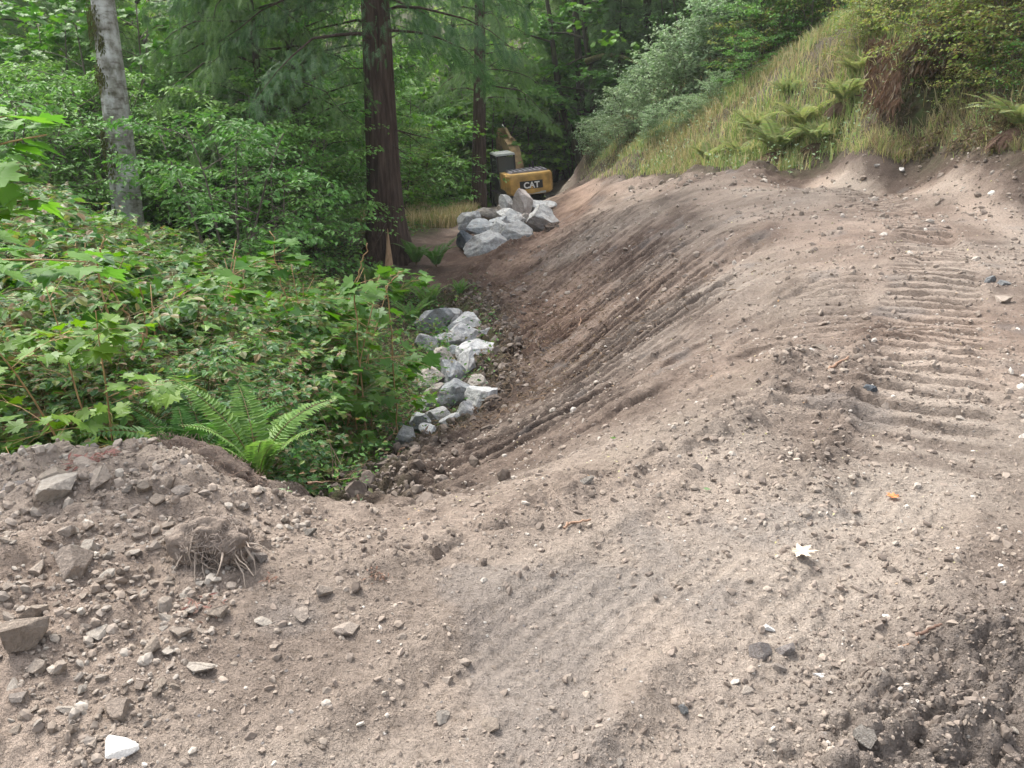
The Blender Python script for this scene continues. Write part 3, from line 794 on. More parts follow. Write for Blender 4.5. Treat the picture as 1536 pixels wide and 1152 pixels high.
# boulders
def boulder(px, py, w, h, d, seed, mat, label, group, cuts=15, lift=0.0, rx=0, ry=0, rough=0.10, depth=0.85):
    x, y, _ = at(px, py, d)
    dist = math.sqrt(x * x + y * y + 4 * CAM_Z)
    kk = 1.1 if 'lower' in label else 1.0
    W = w / FPX * dist * 1.2 * kk; H = h / FPX * dist * 1.25 * kk; D = (W + H) / 2 * depth
    V, F = rock(seed, 4, cuts, 0.50, 0.80, rough, (W / 2 * 1.04, D / 2 * 1.04, H / 2 * 1.04))
    M = np.array(Matrix.Rotation(rx, 3, 'X') @ Matrix.Rotation(ry, 3, 'Y'))
    V = V @ M.T
    _, _, z = at(px, py, d)
    o = link('boulder', mesh_np('boulder', V, F, None, False, [mat]), None, (x, y, z))
    tag(o, label, 'boulder', group)
    return o
GU = 'pale boulders piled by the excavator'
UP = [
    (729, 371, 54, 36, 24.4, M_granite, 'big pale boulder lowest and nearest in the upper pile'),
    (776, 354, 42, 32, 24.9, M_granite, 'angular pale boulder right of the lowest one in the upper pile'),
    (699, 362, 24, 27, 24.9, M_darkrock, 'dark slate boulder at the left foot of the upper pile'),
    (724, 345, 38, 26, 25.6, M_blue, 'blue grey boulder behind the lowest one in the upper pile'),
    (748, 349, 32, 30, 25.3, M_granite, 'grey boulder wedged in the middle of the upper pile'),
    (705, 335, 30, 29, 26.6, M_granite, 'pyramid shaped pale boulder at the left edge of the upper pile'),
    (733, 324, 36, 18, 27.6, M_tanrock, 'flat tan boulder at the back left of the upper pile'),
    (768, 329, 40, 22, 26.8, M_granite, 'long grey boulder under the tallest one in the upper pile'),
    (783, 305, 27, 38, 27.6, M_pinkrock, 'tallest pinkish boulder topping the upper pile'),
    (761, 306, 20, 23, 27.9, M_granite, 'small round boulder left of the tallest one in the upper pile'),
    (811, 313, 38, 20, 27.8, M_granite, 'low broad boulder at the back right of the upper pile'),
    (815, 332, 40, 33, 26.6, M_granite, 'large pale boulder at the right end of the upper pile'),
    (757, 318, 24, 20, 28.2, M_tanrock, 'brownish boulder in the gap below the small round one'),
    (790, 333, 22, 22, 26.9, M_tanrock, 'dusty boulder in the shadowed gap of the upper pile'),
    (748, 336, 26, 18, 26.4, M_blue, 'small blue grey boulder buried in the centre of the upper pile'),
]
for i, (px, py, w, h, d, m, lab) in enumerate(UP):
    boulder(px, py, w, h, d, 400 + i + (61 if i == 8 else 0), m, lab, GU, rx=0.15 * ((i % 3) - 1), ry=0.2 * ((i % 4) - 1.5), depth=0.95)
GL = 'pale boulders stacked at the foot of the slope'
LO = [
    (654, 485, 48, 32, M_blue, 'grey faceted boulder at the top left of the lower stack'),
    (697, 487, 44, 26, M_granite, 'broad pale boulder at the top right of the lower stack'),
    (700, 505, 44, 30, M_granite, 'sloping white boulder below the broad one in the lower stack'),
    (640, 518, 28, 22, M_granite, 'pale block at the left edge of the lower stack under the grey faceted one'),
    (663, 513, 28, 20, M_granite, 'small boulder wedged under the grey faceted one in the lower stack'),
    (715, 528, 48, 24, M_granite, 'thin pale slab leaning on soil at the right of the lower stack'),
    (663, 541, 30, 30, M_tanrock, 'knobbly boulder in the middle of the lower stack'),
    (636, 548, 30, 18, M_tanrock, 'low banded boulder at the left of the lower stack'),
    (642, 570, 44, 28, M_tanrock, 'brown dusty boulder below the banded one in the lower stack'),
    (679, 562, 30, 36, M_blue, 'dark blue grey boulder upright in the middle of the lower stack'),
    (687, 592, 46, 34, M_blue, 'light bluish boulder below the dark upright one in the lower stack'),
    (724, 600, 42, 38, M_granite, 'bright white boulder at the right of the lower stack'),
    (700, 622, 30, 32, M_granite, 'white boulder tapering down below the bright one in the lower stack'),
    (648, 607, 30, 20, M_granite, 'rounded pale boulder left of the bluish one in the lower stack'),
    (658, 626, 34, 22, M_granite, 'cracked white boulder near the bottom of the lower stack'),
    (630, 636, 24, 26, M_blue, 'grey boulder at the lower left of the lower stack'),
    (610, 664, 26, 36, M_granite, 'slender white boulder lowest of the lower stack'),
    (731, 502, 20, 18, M_granite, 'small pale boulder sunk in soil at the upper right of the lower stack'),
    (700, 548, 24, 40, M_granite, 'narrow pale boulder running down the right of the lower stack'),
    (684, 530, 26, 18, M_blue, 'small grey boulder behind the knobbly one in the lower stack'),
    (684, 512, 28, 22, M_granite, 'pale boulder in the gap between the sloping white one and the wedged one'),
    (652, 590, 30, 22, M_tanrock, 'dusty boulder between the brown one and the rounded pale one in the lower stack'),
    (676, 636, 30, 26, M_granite, 'pale boulder right of the cracked white one near the bottom of the stack'),
    (640, 652, 26, 22, M_granite, 'white boulder under the cracked one just above the slender lowest one'),
    (622, 680, 24, 20, M_tanrock, 'half buried boulder right of the slender lowest one'),
    (676, 478, 34, 24, M_granite, 'pale boulder at the very top of the lower stack between two larger ones'),
    (716, 574, 26, 24, M_tanrock, 'dusty boulder just above the bright white one in the lower stack'),
]
for i, (px, py, w, h, m, lab) in enumerate(LO):
    x, y = hit(px, py + h * 0.35)
    y2 = y - 0.08
    boulder(px, py, w, h, y2, 500 + i, m, lab, GL, rx=0.2 * ((i % 3) - 1), ry=0.22 * ((i % 4) - 1.5), depth=1.0, rough=0.09)
# big clods of damp soil beside the boulders
for i, (px, py, w, lab) in enumerate(((828, 343, 26, 'dark damp clod of soil right of the upper pile of boulders'), (712, 560, 20, 'dark damp clod of soil filling the gap right of the upright boulder'), (722, 556, 18, 'smaller damp clod of soil above the bright white boulder'),
                                      (668, 621, 16, 'damp clod of soil beside the cracked white boulder'), (573, 700, 22, 'damp clod of soil by the broken branches at the slope foot'))):
    V, F = rock(700 + i, 4, 4, 0.7, 0.95, 0.35, (1, 0.8, 0.7))
    me = mesh_np('soil_clod', V, F, None, True, [M_clod])
    place_stone(me, px, py + 4, w, (0.2 * i, 0.1, i), lab, None, 'soil clod', 1.0, None, 0.2, 'soil_clod')

# ------------------------------------------------------------------ leaf templates
T_OVAL = (np.array([(0, 0, 0), (.28, .42, .07), (0, 1, -.10), (-.28, .42, .07)]), np.array([(0, 1, 2), (0, 2, 3)]))
T_SLIM = (np.array([(0, 0, 0), (.13, .45, .02), (0, 1, -.12), (-.13, .45, .02)]), np.array([(0, 1, 2), (0, 2, 3)]))
def _maple():
    pts = [(0.0, 0.0), (.30, -.10), (.42, .08), (.33, .20), (.62, .42), (.47, .46), (.50, .62), (.26, .52), (.20, .72), (.10, .70), (0, 1.0)]
    out = pts + [(-x, y) for x, y in pts[-2:0:-1]]
    V = [(0, .3, 0)] + [(x, y, 0.16 * abs(x) - 0.22 * max(0, y - .4) ** 1.5 - .1 * x * x) for x, y in out]
    n = len(out)
    return np.array(V), np.array([(0, 1 + i, 1 + (i + 1) % n) for i in range(n)])
T_MAPLE = _maple()
def _tri():                             # three toothed leaflets of a bramble
    V = []; F = []
    for k, (a, s, o) in enumerate(((0, .62, (0, .38)), (1.25, .5, (.02, .32)), (-1.25, .5, (-.02, .32)))):
        base = len(V)
        pl = [(0, 0, 0), (.26, .22, .05), (.33, .5, .06), (.18, .78, .02), (0, 1, -.1), (-.18, .78, .02), (-.33, .5, .06), (-.26, .22, .05)]
        for x, y, z in pl:
            x, y = x * s, y * s
            V.append((x * math.cos(a) + y * math.sin(a) + o[0], -x * math.sin(a) + y * math.cos(a) + o[1], z * s))
        F += [(base, base + i, base + i + 1) for i in range(1, 7)]
    V += [(-.012, 0, 0), (.012, 0, 0), (0, .4, 0)]; F.append((len(V) - 3, len(V) - 2, len(V) - 1))
    return np.array(V), np.array(F)
T_TRI = _tri()
def _spray(n=6):                        # flat drooping conifer spray
    V = []; F = []
    for i in range(n):
        y = 0.08 + 0.8 * i / n; L = 0.42 * (1 - 0.65 * i / n); z = -.18 * y * y
        for sx in (1, -1):
            b = len(V)
            V += [(0, y - .02, z), (0, y + .055, z), (sx * L * .75, y + .26, z - .10 * L - .04)]; F.append((b, b + 1, b + 2) if sx > 0 else (b + 1, b, b + 2))
    b = len(V); V += [(-.02, 0, 0), (.02, 0, 0), (0, 1.0, -.2)]; F.append((b, b + 1, b + 2))
    return np.array(V), np.array(F)
T_SPRAY = _spray()

def leaves(mb, tmpl, P, D, Nn, S, rg=None, twist=0.0):
    V, F = tmpl; n = len(P)
    if n == 0: return
    D = D / (np.linalg.norm(D, axis=1)[:, None] + 1e-9)
    X = np.cross(D, Nn); X /= (np.linalg.norm(X, axis=1)[:, None] + 1e-9)
    Z = np.cross(X, D)
    S = np.broadcast_to(S, (n,))
    W = P[:, None, :] + S[:, None, None] * (V[None, :, 0:1] * X[:, None] + V[None, :, 1:2] * D[:, None] + V[None, :, 2:3] * Z[:, None])
    mb.add(W.reshape(-1, 3), (F[None] + (np.arange(n) * len(V))[:, None, None]).reshape(-1, 3))

def rnd_leaves(mb, tmpl, P, S, rg, up=0.6, droop=-0.15, out=None):
    n = len(P); a = rg.uniform(0, 2 * np.pi, n)
    D = np.stack([np.cos(a), np.sin(a), rg.normal(droop, 0.35, n)], -1)
    if out is not None: D = D * 0.7 + out
    Nn = rg.normal(0, 1, (n, 3)) * (1 - up); Nn[:, 2] += 1
    leaves(mb, tmpl, P, D, Nn, S)
# ------------------------------------------------------------------ vegetation library
ML_bright = leaf_mat('bright_green_leaf', [(0.065, 0.152, 0.022), (0.095, 0.209, 0.028), (0.138, 0.258, 0.038), (0.082, 0.178, 0.032)], 0.42, 0.42)
ML_bramble = leaf_mat('bramble_leaf', [(0.051, 0.130, 0.025), (0.080, 0.189, 0.036), (0.109, 0.227, 0.043), (0.071, 0.173, 0.043), (0.149, 0.249, 0.049), (0.20, 0.13, 0.07), (0.09, 0.18, 0.07), (0.06, 0.13, 0.05)], 0.36, 0.45)
ML_under = leaf_mat('understory_leaf', [(0.086, 0.190, 0.042), (0.132, 0.268, 0.061), (0.187, 0.345, 0.085), (0.110, 0.233, 0.056)], 0.38, 0.5)
ML_deep = leaf_mat('forest_leaf', [(0.065, 0.161, 0.030), (0.106, 0.232, 0.039), (0.162, 0.321, 0.054)], 0.38, 0.5)
ML_silver = leaf_mat('silvery_leaf', [(0.23, 0.33, 0.16), (0.33, 0.43, 0.25), (0.17, 0.28, 0.11), (0.46, 0.54, 0.38)], 0.35, 0.5)
ML_yellow = leaf_mat('yellowing_leaf', [(0.13, 0.21, 0.05), (0.20, 0.28, 0.07), (0.30, 0.33, 0.09), (0.15, 0.23, 0.07), (0.24, 0.15, 0.07), (0.17, 0.26, 0.08)], 0.4, 0.5)
ML_brown = leaf_mat('dead_leaf', [(0.12, 0.080, 0.055), (0.19, 0.13, 0.09), (0.09, 0.06, 0.042), (0.15, 0.105, 0.065)], 0.2, 0.8)
ML_conif = leaf_mat('conifer_needles', [(0.048, 0.099, 0.035), (0.080, 0.160, 0.054), (0.120, 0.216, 0.072)], 0.28, 0.55)
ML_coniflt = leaf_mat('pale_conifer_needles', [(0.081, 0.149, 0.047), (0.121, 0.216, 0.068), (0.162, 0.270, 0.081)], 0.34, 0.55)
ML_fern = leaf_mat('fern_frond', [(0.08, 0.17, 0.04), (0.11, 0.22, 0.055), (0.14, 0.25, 0.06)], 0.38, 0.45)
ML_fernold = leaf_mat('old_fern_frond', [(0.19, 0.27, 0.09), (0.26, 0.31, 0.12), (0.30, 0.29, 0.13), (0.16, 0.24, 0.12)], 0.4, 0.6)
ML_grass = leaf_mat('hill_grass', [(0.174, 0.270, 0.074), (0.290, 0.351, 0.121), (0.217, 0.324, 0.108), (0.435, 0.392, 0.189), (0.580, 0.486, 0.270), (0.246, 0.338, 0.121)], 0.35, 0.6)
ML_straw = leaf_mat('dry_grass', [(0.390, 0.312, 0.169), (0.520, 0.429, 0.260), (0.286, 0.260, 0.104), (0.182, 0.234, 0.078)], 0.3, 0.7)
ML_dry = leaf_mat('dry_yellow_leaf', [(0.55, 0.44, 0.22), (0.6, 0.5, 0.28)], 0.2, 0.6)
ML_lime = leaf_mat('painted_sunlit_leaf', [(0.20, 0.30, 0.08), (0.28, 0.38, 0.11), (0.16, 0.26, 0.08)], 0.45, 0.6)  # paler leaf colour paints in the sunlight of the bright gaps
M_stem = noisy_mat('green_stem', (0.10, 0.075, 0.035), (0.20, 0.16, 0.07), 8, 0.7, 0.2)
M_stemor = noisy_mat('orange_brown_stem', (0.26, 0.15, 0.07), (0.46, 0.30, 0.15), 8, 0.65, 0.2)
M_twig = noisy_mat('grey_twig', (0.075, 0.06, 0.048), (0.17, 0.145, 0.115), 8, 0.85, 0.3)
M_cedar = noisy_mat('red_brown_bark', (0.026, 0.017, 0.013), (0.068, 0.044, 0.034), 3.0, 0.95, 1.0, 6, (5, 5, 0.45), c3=(0.115, 0.08, 0.064), bscale=4, bdist=0.08)
M_dkbark = noisy_mat('dark_mossy_bark', (0.022, 0.018, 0.013), (0.06, 0.05, 0.036), 4, 0.95, 0.9, 6, (2, 2, 0.5), c3=(0.07, 0.085, 0.03), bscale=6, bdist=0.06)

def alder_mat():
    m, nt, b = new_mat('pale_blotched_bark'); L = nt.links.new
    tc = N(nt, "ShaderNodeTexCoord"); mp = N(nt, "ShaderNodeMapping"); mp.inputs["Scale"].default_value = (1, 1, 0.8); L(tc.outputs["Object"], mp.inputs[0])
    n1 = N(nt, "ShaderNodeTexNoise", Scale=3.2, Detail=7, Roughness=0.62); L(mp.outputs[0], n1.inputs["Vector"])
    mp2 = N(nt, "ShaderNodeMapping"); mp2.inputs["Scale"].default_value = (1.2, 1.2, 5); L(tc.outputs["Object"], mp2.inputs[0])
    n2 = N(nt, "ShaderNodeTexNoise", Scale=3.5, Detail=6, Roughness=0.6); L(mp2.outputs[0], n2.inputs["Vector"])
    r1 = ramp(nt, n1.outputs[0], [(0.34, (0.10, 0.09, 0.06)), (0.44, (0.25, 0.235, 0.205)), (0.55, (0.42, 0.41, 0.385)), (0.7, (0.58, 0.575, 0.55))])
    r2 = ramp(nt, n2.outputs[0], [(0.32, (0.45, 0.40, 0.36)), (0.48, (1, 1, 1))])
    c = mixc(nt, 1.0, r1.outputs[0], r2.outputs[0], 'MULTIPLY')
    n3 = N(nt, "ShaderNodeTexNoise", Scale=1.4, Detail=5, Roughness=0.6); L(tc.outputs["Object"], n3.inputs["Vector"])
    r3 = ramp(nt, n3.outputs[0], [(0.58, (0, 0, 0)), (0.66, (0.8, 0.8, 0.8))])
    c = mixc(nt, r3.outputs[0], c, (0.055, 0.062, 0.022))
    L(c, b.inputs["Base Color"]); b.inputs["Roughness"].default_value = 0.9
    bp = N(nt, "ShaderNodeBump", Strength=0.7, Distance=0.03); L(n1.outputs[0], bp.inputs["Height"]); L(bp.outputs[0], b.inputs["Normal"])
    return m
M_alder = alder_mat()

def curve(p0, d0, L, n, rg, bend=(0, 0, 0), wig=0.08):
    P = [np.array(p0, float)]; d = np.array(d0, float); d /= np.linalg.norm(d)
    for _ in range(n - 1):
        P.append(P[-1] + d * L / (n - 1))
        d = d + np.array(bend) / (n - 1) + rg.normal(0, wig, 3); d /= np.linalg.norm(d)
    return np.array(P)
def along_curve(P, t):
    k = np.clip((t * (len(P) - 1)).astype(int), 0, len(P) - 2); f = (t * (len(P) - 1) - k)[:, None]
    return P[k] * (1 - f) + P[k + 1] * f, P[k + 1] - P[k]

def twig_leaves(fm, wm, tmpl, P, nl, ls, rg, up=0.75, wr=0.004, t0=0.1):
    if wm is not None: wm.tube(P, np.linspace(wr, wr * .4, len(P)), 3, False)
    t = rg.uniform(t0, 1, nl); Q, D = along_curve(P, t)
    D = D / (np.linalg.norm(D, axis=1)[:, None] + 1e-9)
    sd = np.cross(D, [0, 0, 1.0]); sd /= (np.linalg.norm(sd, axis=1)[:, None] + 1e-6)
    s = rg.choice([-1, 1], nl)[:, None]
    sz = ls * rg.uniform(.55, 1.15, nl)
    Q = Q + sd * s * (sz * .25)[:, None] + rg.normal(0, ls * .25, (nl, 3))
    Dl = sd * s * 0.9 + D * 0.5 + rg.normal(0, .25, (nl, 3)); Dl[:, 2] -= 0.25
    Nn = rg.normal(0, 1 - up, (nl, 3)); Nn[:, 2] += 1
    leaves(fm, tmpl, Q, Dl, Nn, sz)

def broad_mesh(nm, seed, h, cb, cr, nlimb, ntwig, nl, ls, tmpl, tr, bark, leafm, nstem=1, up=.75, wood_twigs=True, lean=0.0, rise=0.45, flare=0.0):
    rg = np.random.RandomState(seed); wm = MB(); fm = MB()
    for st in range(nstem):
        a = st / nstem * 6.28 + rg.rand(); sp = (0.25 if nstem > 1 else lean)
        P = curve((0.05 * math.cos(a) * (nstem > 1) * h * .3, 0.05 * math.sin(a) * (nstem > 1) * h * .3, -0.3), (sp * math.cos(a), sp * math.sin(a), 1), h + .3, 10, rg, wig=0.05)
        rr = tr * np.linspace(1, .25, 10)
        if flare: rr[0] *= 1 + flare
        wm.tube(P, rr, 10 if nstem == 1 else 6, True, 0.08, seed)
        for i in range(nlimb):
            t = cb + (1 - cb) * (i + rg.rand()) / nlimb; t = min(t, .98)
            p, _ = along_curve(P, np.array([t])); az = i * 2.4 + rg.uniform(-.5, .5) + a
            prof = math.sin(math.pi * (0.25 + 0.7 * (t - cb) / (1 - cb)))
            L = cr * (0.45 + .65 * prof) * rg.uniform(.7, 1.15)
            B = curve(p[0], (math.cos(az), math.sin(az), rise), L, 6, rg, (0, 0, -.35), .09)
            wm.tube(B, np.linspace(tr * .28, tr * .05, 6), 4, False)
            for k in range(ntwig):
                tt = .2 + .8 * (k + rg.rand()) / ntwig
                q, dd = along_curve(B, np.array([min(tt, .999)])); yaw = rg.uniform(-1.2, 1.2)
                d = dd[0] / np.linalg.norm(dd[0]); c, s = math.cos(yaw), math.sin(yaw)
                d = np.array([d[0] * c - d[1] * s, d[0] * s + d[1] * c, d[2] * .4 + rg.uniform(-.25, .15)])
                T = curve(q[0], d, L * rg.uniform(.25, .5) + .1, 4, rg, (0, 0, -.3), .1)
                twig_leaves(fm, wm if wood_twigs else None, tmpl, T, nl, ls, rg, up, max(.003, tr * .03))
    return wm.mesh(nm + '_wood', [bark], True), fm.mesh(nm + '_leaves', [leafm])

def conifer_mesh(nm, seed, h, cb, Lmax, nb, ns, ss, tr, bark, leafm, droop=0.5, flare=0.35, dead=0):
    rg = np.random.RandomState(seed); wm = MB(); fm = MB()
    P = curve((0, 0, -.5), (0.02, 0.0, 1), h + .5, 14, rg, wig=0.006)
    hh = P[:, 2]; rr = tr * (1 - np.clip(hh, 0, h) / h * .93)
    # fluted flaring base
    n = 28; th = np.linspace(0, 2 * np.pi, n, endpoint=False)
    zz = np.concatenate([np.linspace(-.5, 2.0, 9), np.linspace(2.6, h, 16)])
    cx = np.interp(zz, hh, P[:, 0]); cy = np.interp(zz, hh, P[:, 1]); r0 = np.interp(zz, hh, rr)
    fl = flare * np.exp(-np.clip(zz, 0, None) / .8)
    ph = rg.uniform(0, 6, 3)
    rad = r0[:, None] * (1 + fl[:, None] * (1 + .55 * np.sin(5 * th + ph[0])[None]) + .05 * np.sin(9 * th + ph[1])[None] * (1 + fl[:, None]) + .03 * np.sin(3 * th + ph[2] + zz[:, None] * .7))
    V = np.stack([cx[:, None] + rad * np.cos(th), cy[:, None] + rad * np.sin(th), zz[:, None] + 0 * rad], -1).reshape(-1, 3)
    m = len(zz); i = np.arange(m - 1)[:, None] * n; j = np.arange(n)[None]; j2 = (j + 1) % n
    wm.add(V, Q=np.stack([i + j, i + j2, i + n + j2, i + n + j], -1).reshape(-1, 4))
    for k in range(nb):
        t = (k + rg.rand()) / nb; z = h * (cb + (1 - cb) * t)
        p = np.array([np.interp(z, hh, P[:, 0]), np.interp(z, hh, P[:, 1]), z]); az = k * 2.4 + rg.uniform(-.4, .4)
        L = Lmax * (1 - t) ** .75 * rg.uniform(.7, 1.1) + .4
        B = curve(p, (math.cos(az), math.sin(az), .15), L, 7, rg, (0, 0, -droop * 1.3), .03)
        B[1:] += rg.normal(0, .05, (6, 3)); wm.tube(B, np.linspace(.012 + .007 * L, .004, 7), 4, False)
        q = rg.uniform(.12, 1, ns); Q, D = along_curve(B, q); D /= np.linalg.norm(D, axis=1)[:, None]
        sd = np.cross(D, [0, 0, 1.0]); sd /= np.linalg.norm(sd, axis=1)[:, None]
        s = rg.choice([-1, 1], ns)[:, None]
        off = rg.rand(ns, 1) * .28 * L * (1.05 - q[:, None])
        Q = Q + sd * s * off + rg.normal(0, .05, (ns, 3)); Q[:, 2] -= off[:, 0] * .5 * droop + rg.rand(ns) ** 2 * (.12 + .45 * droop)
        Dl = sd * s * rg.uniform(.3, 1, (ns, 1)) + D * .8 + rg.normal(0, .2, (ns, 3)); Dl[:, 2] -= droop * rg.uniform(.4, 2.4, ns)
        Nn = rg.normal(0, .7, (ns, 3)); Nn[:, 2] += .8
        leaves(fm, T_SPRAY, Q, Dl, Nn, ss * rg.uniform(.6, 1.2, ns))
    for k in range(dead):
        z = rg.uniform(1.0, h * cb); az = rg.uniform(0, 6.28)
        B = curve((np.interp(z, hh, P[:, 0]), np.interp(z, hh, P[:, 1]), z), (math.cos(az), math.sin(az), -.1), rg.uniform(.5, 2.2), 6, rg, (0, 0, -.8), .15)
        wm.tube(B, np.linspace(.022, .005, 6), 4, False)
    return wm.mesh(nm + '_wood', [bark], True), fm.mesh(nm + '_needles', [leafm])

def put(kind, name, parts, px, d, scale, rz, label, cat, group=None, x=None, dz=-0.05, names=('trunk', 'crown')):
    if x is None: x = at(px, 400, d)[0]
    z = gz(x, d) + dz
    root = link(name, None, None, (x, d, z), (0, 0, rz), (scale,) * 3 if not isinstance(scale, tuple) else scale)
    root.empty_display_size = 0.2
    tag(root, label, cat, group)
    for n_, me in zip(names, parts): link(n_, me, root)
    return root

# shrubs
K_bram = [broad_mesh('bramble%d' % k, 40 + k, 1.9, .10, .85, 8, 6, 5, .135, T_TRI, .012, M_stem, ML_bramble, 5, .7) for k in range(4)]
K_maple = [broad_mesh('sapling%d' % k, 50 + k, 2.2, .2, .75, 6, 4, 4, .175, T_MAPLE, .014, M_stemor, ML_bright, 3, .75) for k in range(3)]
K_vine = [broad_mesh('vine%d' % k, 60 + k, 3.6, .08, 2.0, 8, 7, 15, .15, T_OVAL, .035, M_twig, ML_under, 4, .72) for k in range(4)]
K_leafy = [broad_mesh('leafy%d' % k, 66 + k, 4.2, .05, 2.2, 8, 7, 10, .20, T_MAPLE, .04, M_twig, ML_deep, 3, .72) for k in range(3)]
K_silver = [broad_mesh('silver%d' % k, 70 + k, 2.3, .08, 1.0, 8, 6, 10, .13, T_OVAL, .014, M_twig, ML_silver, 6, .5, rise=1.1) for k in range(3)]
K_yel = [broad_mesh('yellow%d' % k, 80 + k, 1.6, .08, .95, 8, 5, 12, .085, T_OVAL, .014, M_twig, ML_yellow, 5, .6) for k in range(3)]
K_small = [broad_mesh('small%d' % k, 90 + k, .9, .08, .6, 6, 4, 9, .065, T_OVAL, .008, M_stem, ML_bramble, 6, .6) for k in range(3)]
K_lime = [broad_mesh('lime%d' % k, 96 + k, 6.5, .03, 2.8, 9, 6, 12, .26, T_OVAL, .05, M_twig, ML_lime, 3, .65) for k in range(2)]
# trees
K_broad = [broad_mesh('broad%d' % k, 100 + k, 15, .22, 4.6, 22, 12, 22, .26, T_OVAL, .24, M_dkbark, ML_deep, 1, .7, False, .06, flare=.4) for k in range(3)]
K_con = [conifer_mesh('conifer%d' % k, 110 + k, 22, (.10, .04)[k % 2], 4.6, 85, 190, .38, .34, M_dkbark, (ML_conif, ML_coniflt)[k % 2], .7) for k in range(3)]
K_hem = [conifer_mesh('hemlock%d' % k, 120 + k, 9, .05, 2.7, 60, 130, .27, .11, M_dkbark, (ML_coniflt, ML_conif)[k % 2], .75) for k in range(3)]

# ---- named trees
al = conifer_mesh('alder_tmp', 131, 17, .5, 3, 1, 1, .1, .33, M_alder, ML_under, .2, flare=.18)[0]
alc = broad_mesh('alder_crown', 132, 17, .42, 4.4, 20, 12, 22, .17, T_OVAL, .06, M_alder, ML_under, 1, .7, False)
t = put('alder', 'alder_tree', [al], 198, 19.5, 1.0, .4, 'pale blotchy barked tree rising at the upper left of the photo', 'tree', names=('trunk',))
t.rotation_euler = (0, R(0.6), 0.0)
link('limbs', alc[0], t); link('crown', alc[1], t)
# moss patches and knots on the pale trunk
rg = np.random.RandomState(3)
mk = leaf_mat('bark_moss', [(0.05, 0.06, 0.015), (0.10, 0.11, 0.03), (0.035, 0.03, 0.015)], .1, .9)
mb = MB()
for (zz, aa, w) in ((1.3, -1.9, .10), (2.55, -1.8, .22), (3.0, -2.2, .13), (4.2, -1.8, .16), (5.3, -2.1, .26), (4.9, -1.3, .12)):
    n_ = int(900 * w); a2 = aa + rg.normal(0, w * 1.6, n_); z2 = zz + rg.normal(0, w * .9, n_)
    rr = .33 * (1 - z2 / 17 * .93) * 1.02
    P_ = np.stack([rr * np.cos(a2), rr * np.sin(a2), z2], -1)
    leaves(mb, T_SLIM, P_, np.stack([np.cos(a2) * .5, np.sin(a2) * .5, -np.ones(n_)], -1), np.stack([np.cos(a2), np.sin(a2), 0 * a2], -1) + rg.normal(0, .3, (n_, 3)), .10)
link('moss_patches', mb.mesh('moss', [mk]), t)

cedar = conifer_mesh('cedar_a', 141, 26, .20, 5.0, 95, 220, .34, .46, M_cedar, ML_conif, .75, flare=.62, dead=12)
t = put('c', 'cedar_tree', cedar, 583, 23.6, 1.0, 2.0, 'massive dark red barked cedar with a pale split scar at its flared base', 'tree')
# pale split scar at the base, facing the camera
sc_ = MB(); zs = np.linspace(-.25, .95, 9)
V = []
for k, z in enumerate(zs):
    w = .13 * (1 - k / 8.0) + .006; r0 = .46 * (1 + .62 * math.exp(-max(z, 0) / .8)) * 1.03
    V += [(-w + .03, -r0 - .03, z), (0.03, -r0 - .075, z), (w + .03, -r0 - .03, z)]
Q = []
for k in range(8):
    for c in range(2): Q.append((k * 3 + c, k * 3 + c + 1, k * 3 + c + 4, k * 3 + c + 3))
M_split = noisy_mat('split_wood', (0.30, 0.18, 0.10), (0.55, 0.36, 0.22), 4, .7, .5, 5, (4, 4, .6))
sc = link('bark_scar', mesh_np('scar', np.array(V), None, Q, True, [M_split]), t); sc.rotation_euler = (0, 0, -2.0 + .12)
cedar2 = conifer_mesh('cedar_b', 142, 24, .22, 4.4, 80, 180, .36, .36, M_cedar, ML_coniflt, .8, flare=.3, dead=6)
put('c', 'cedar_tree', cedar2, 719, 43.5, 1.0, .5, 'straight dark barked tree standing left of the excavator', 'tree')
# multi-stemmed dark tree beyond the excavator
def multi(seed, stems, bark, leafm):
    rg = np.random.RandomState(seed); wm = MB(); fm = MB()
    for (x0, dx, dy, h, r) in stems:
        P = curve((x0, 0, -.4), (dx, dy, 1), h, 10, rg, (0, 0, .25), .05); wm.tube(P, np.linspace(r, r * .35, 10), 9, True, .1, seed)
        for i in range(12):
            tt = .25 + .75 * (i + rg.rand()) / 12; p, _ = along_curve(P, np.array([min(tt, .99)])); az = rg.uniform(0, 6.28)
            B = curve(p[0], (math.cos(az), math.sin(az), .3), rg.uniform(1.5, 3.8), 7, rg, (0, 0, -.4), .12); wm.tube(B, np.linspace(r * .3, .02, 7), 5, False)
            for k in range(9):
                q, dd = along_curve(B, np.array([min(.3 + .7 * rg.rand(), .99)])); d = dd[0] / np.linalg.norm(dd[0]) + rg.normal(0, .6, 3); d[2] *= .3
                twig_leaves(fm, None, T_MAPLE, curve(q[0], d, 1.1, 4, rg, (0, 0, -.3)), 14, .27, rg)
    return wm.mesh('multi_wood', [bark], True), fm.mesh('multi_leaves', [leafm])
mt = multi(151, ((-.2, -.34, 0, 11, .24), (0, -.10, .1, 13, .30), (.35, -.02, 0, 12, .26), (.5, .18, -.1, 9, .12)), M_dkbark, ML_deep)
put('m', 'maple_tree', mt, 878, 50, 1.0, 0.0, 'dark many stemmed tree leaning left beyond the excavator', 'tree')
mt2 = multi(152, ((0, -.12, 0, 11, .36), (.5, -.35, 0, 9, .2), (.3, .2, .1, 9, .2)), M_dkbark, ML_deep)
put('m', 'maple_tree', mt2, 1068, 44, 1.0, 1.0, 'thick dark mossy trunk behind the silvery shrubs at the top', 'tree')
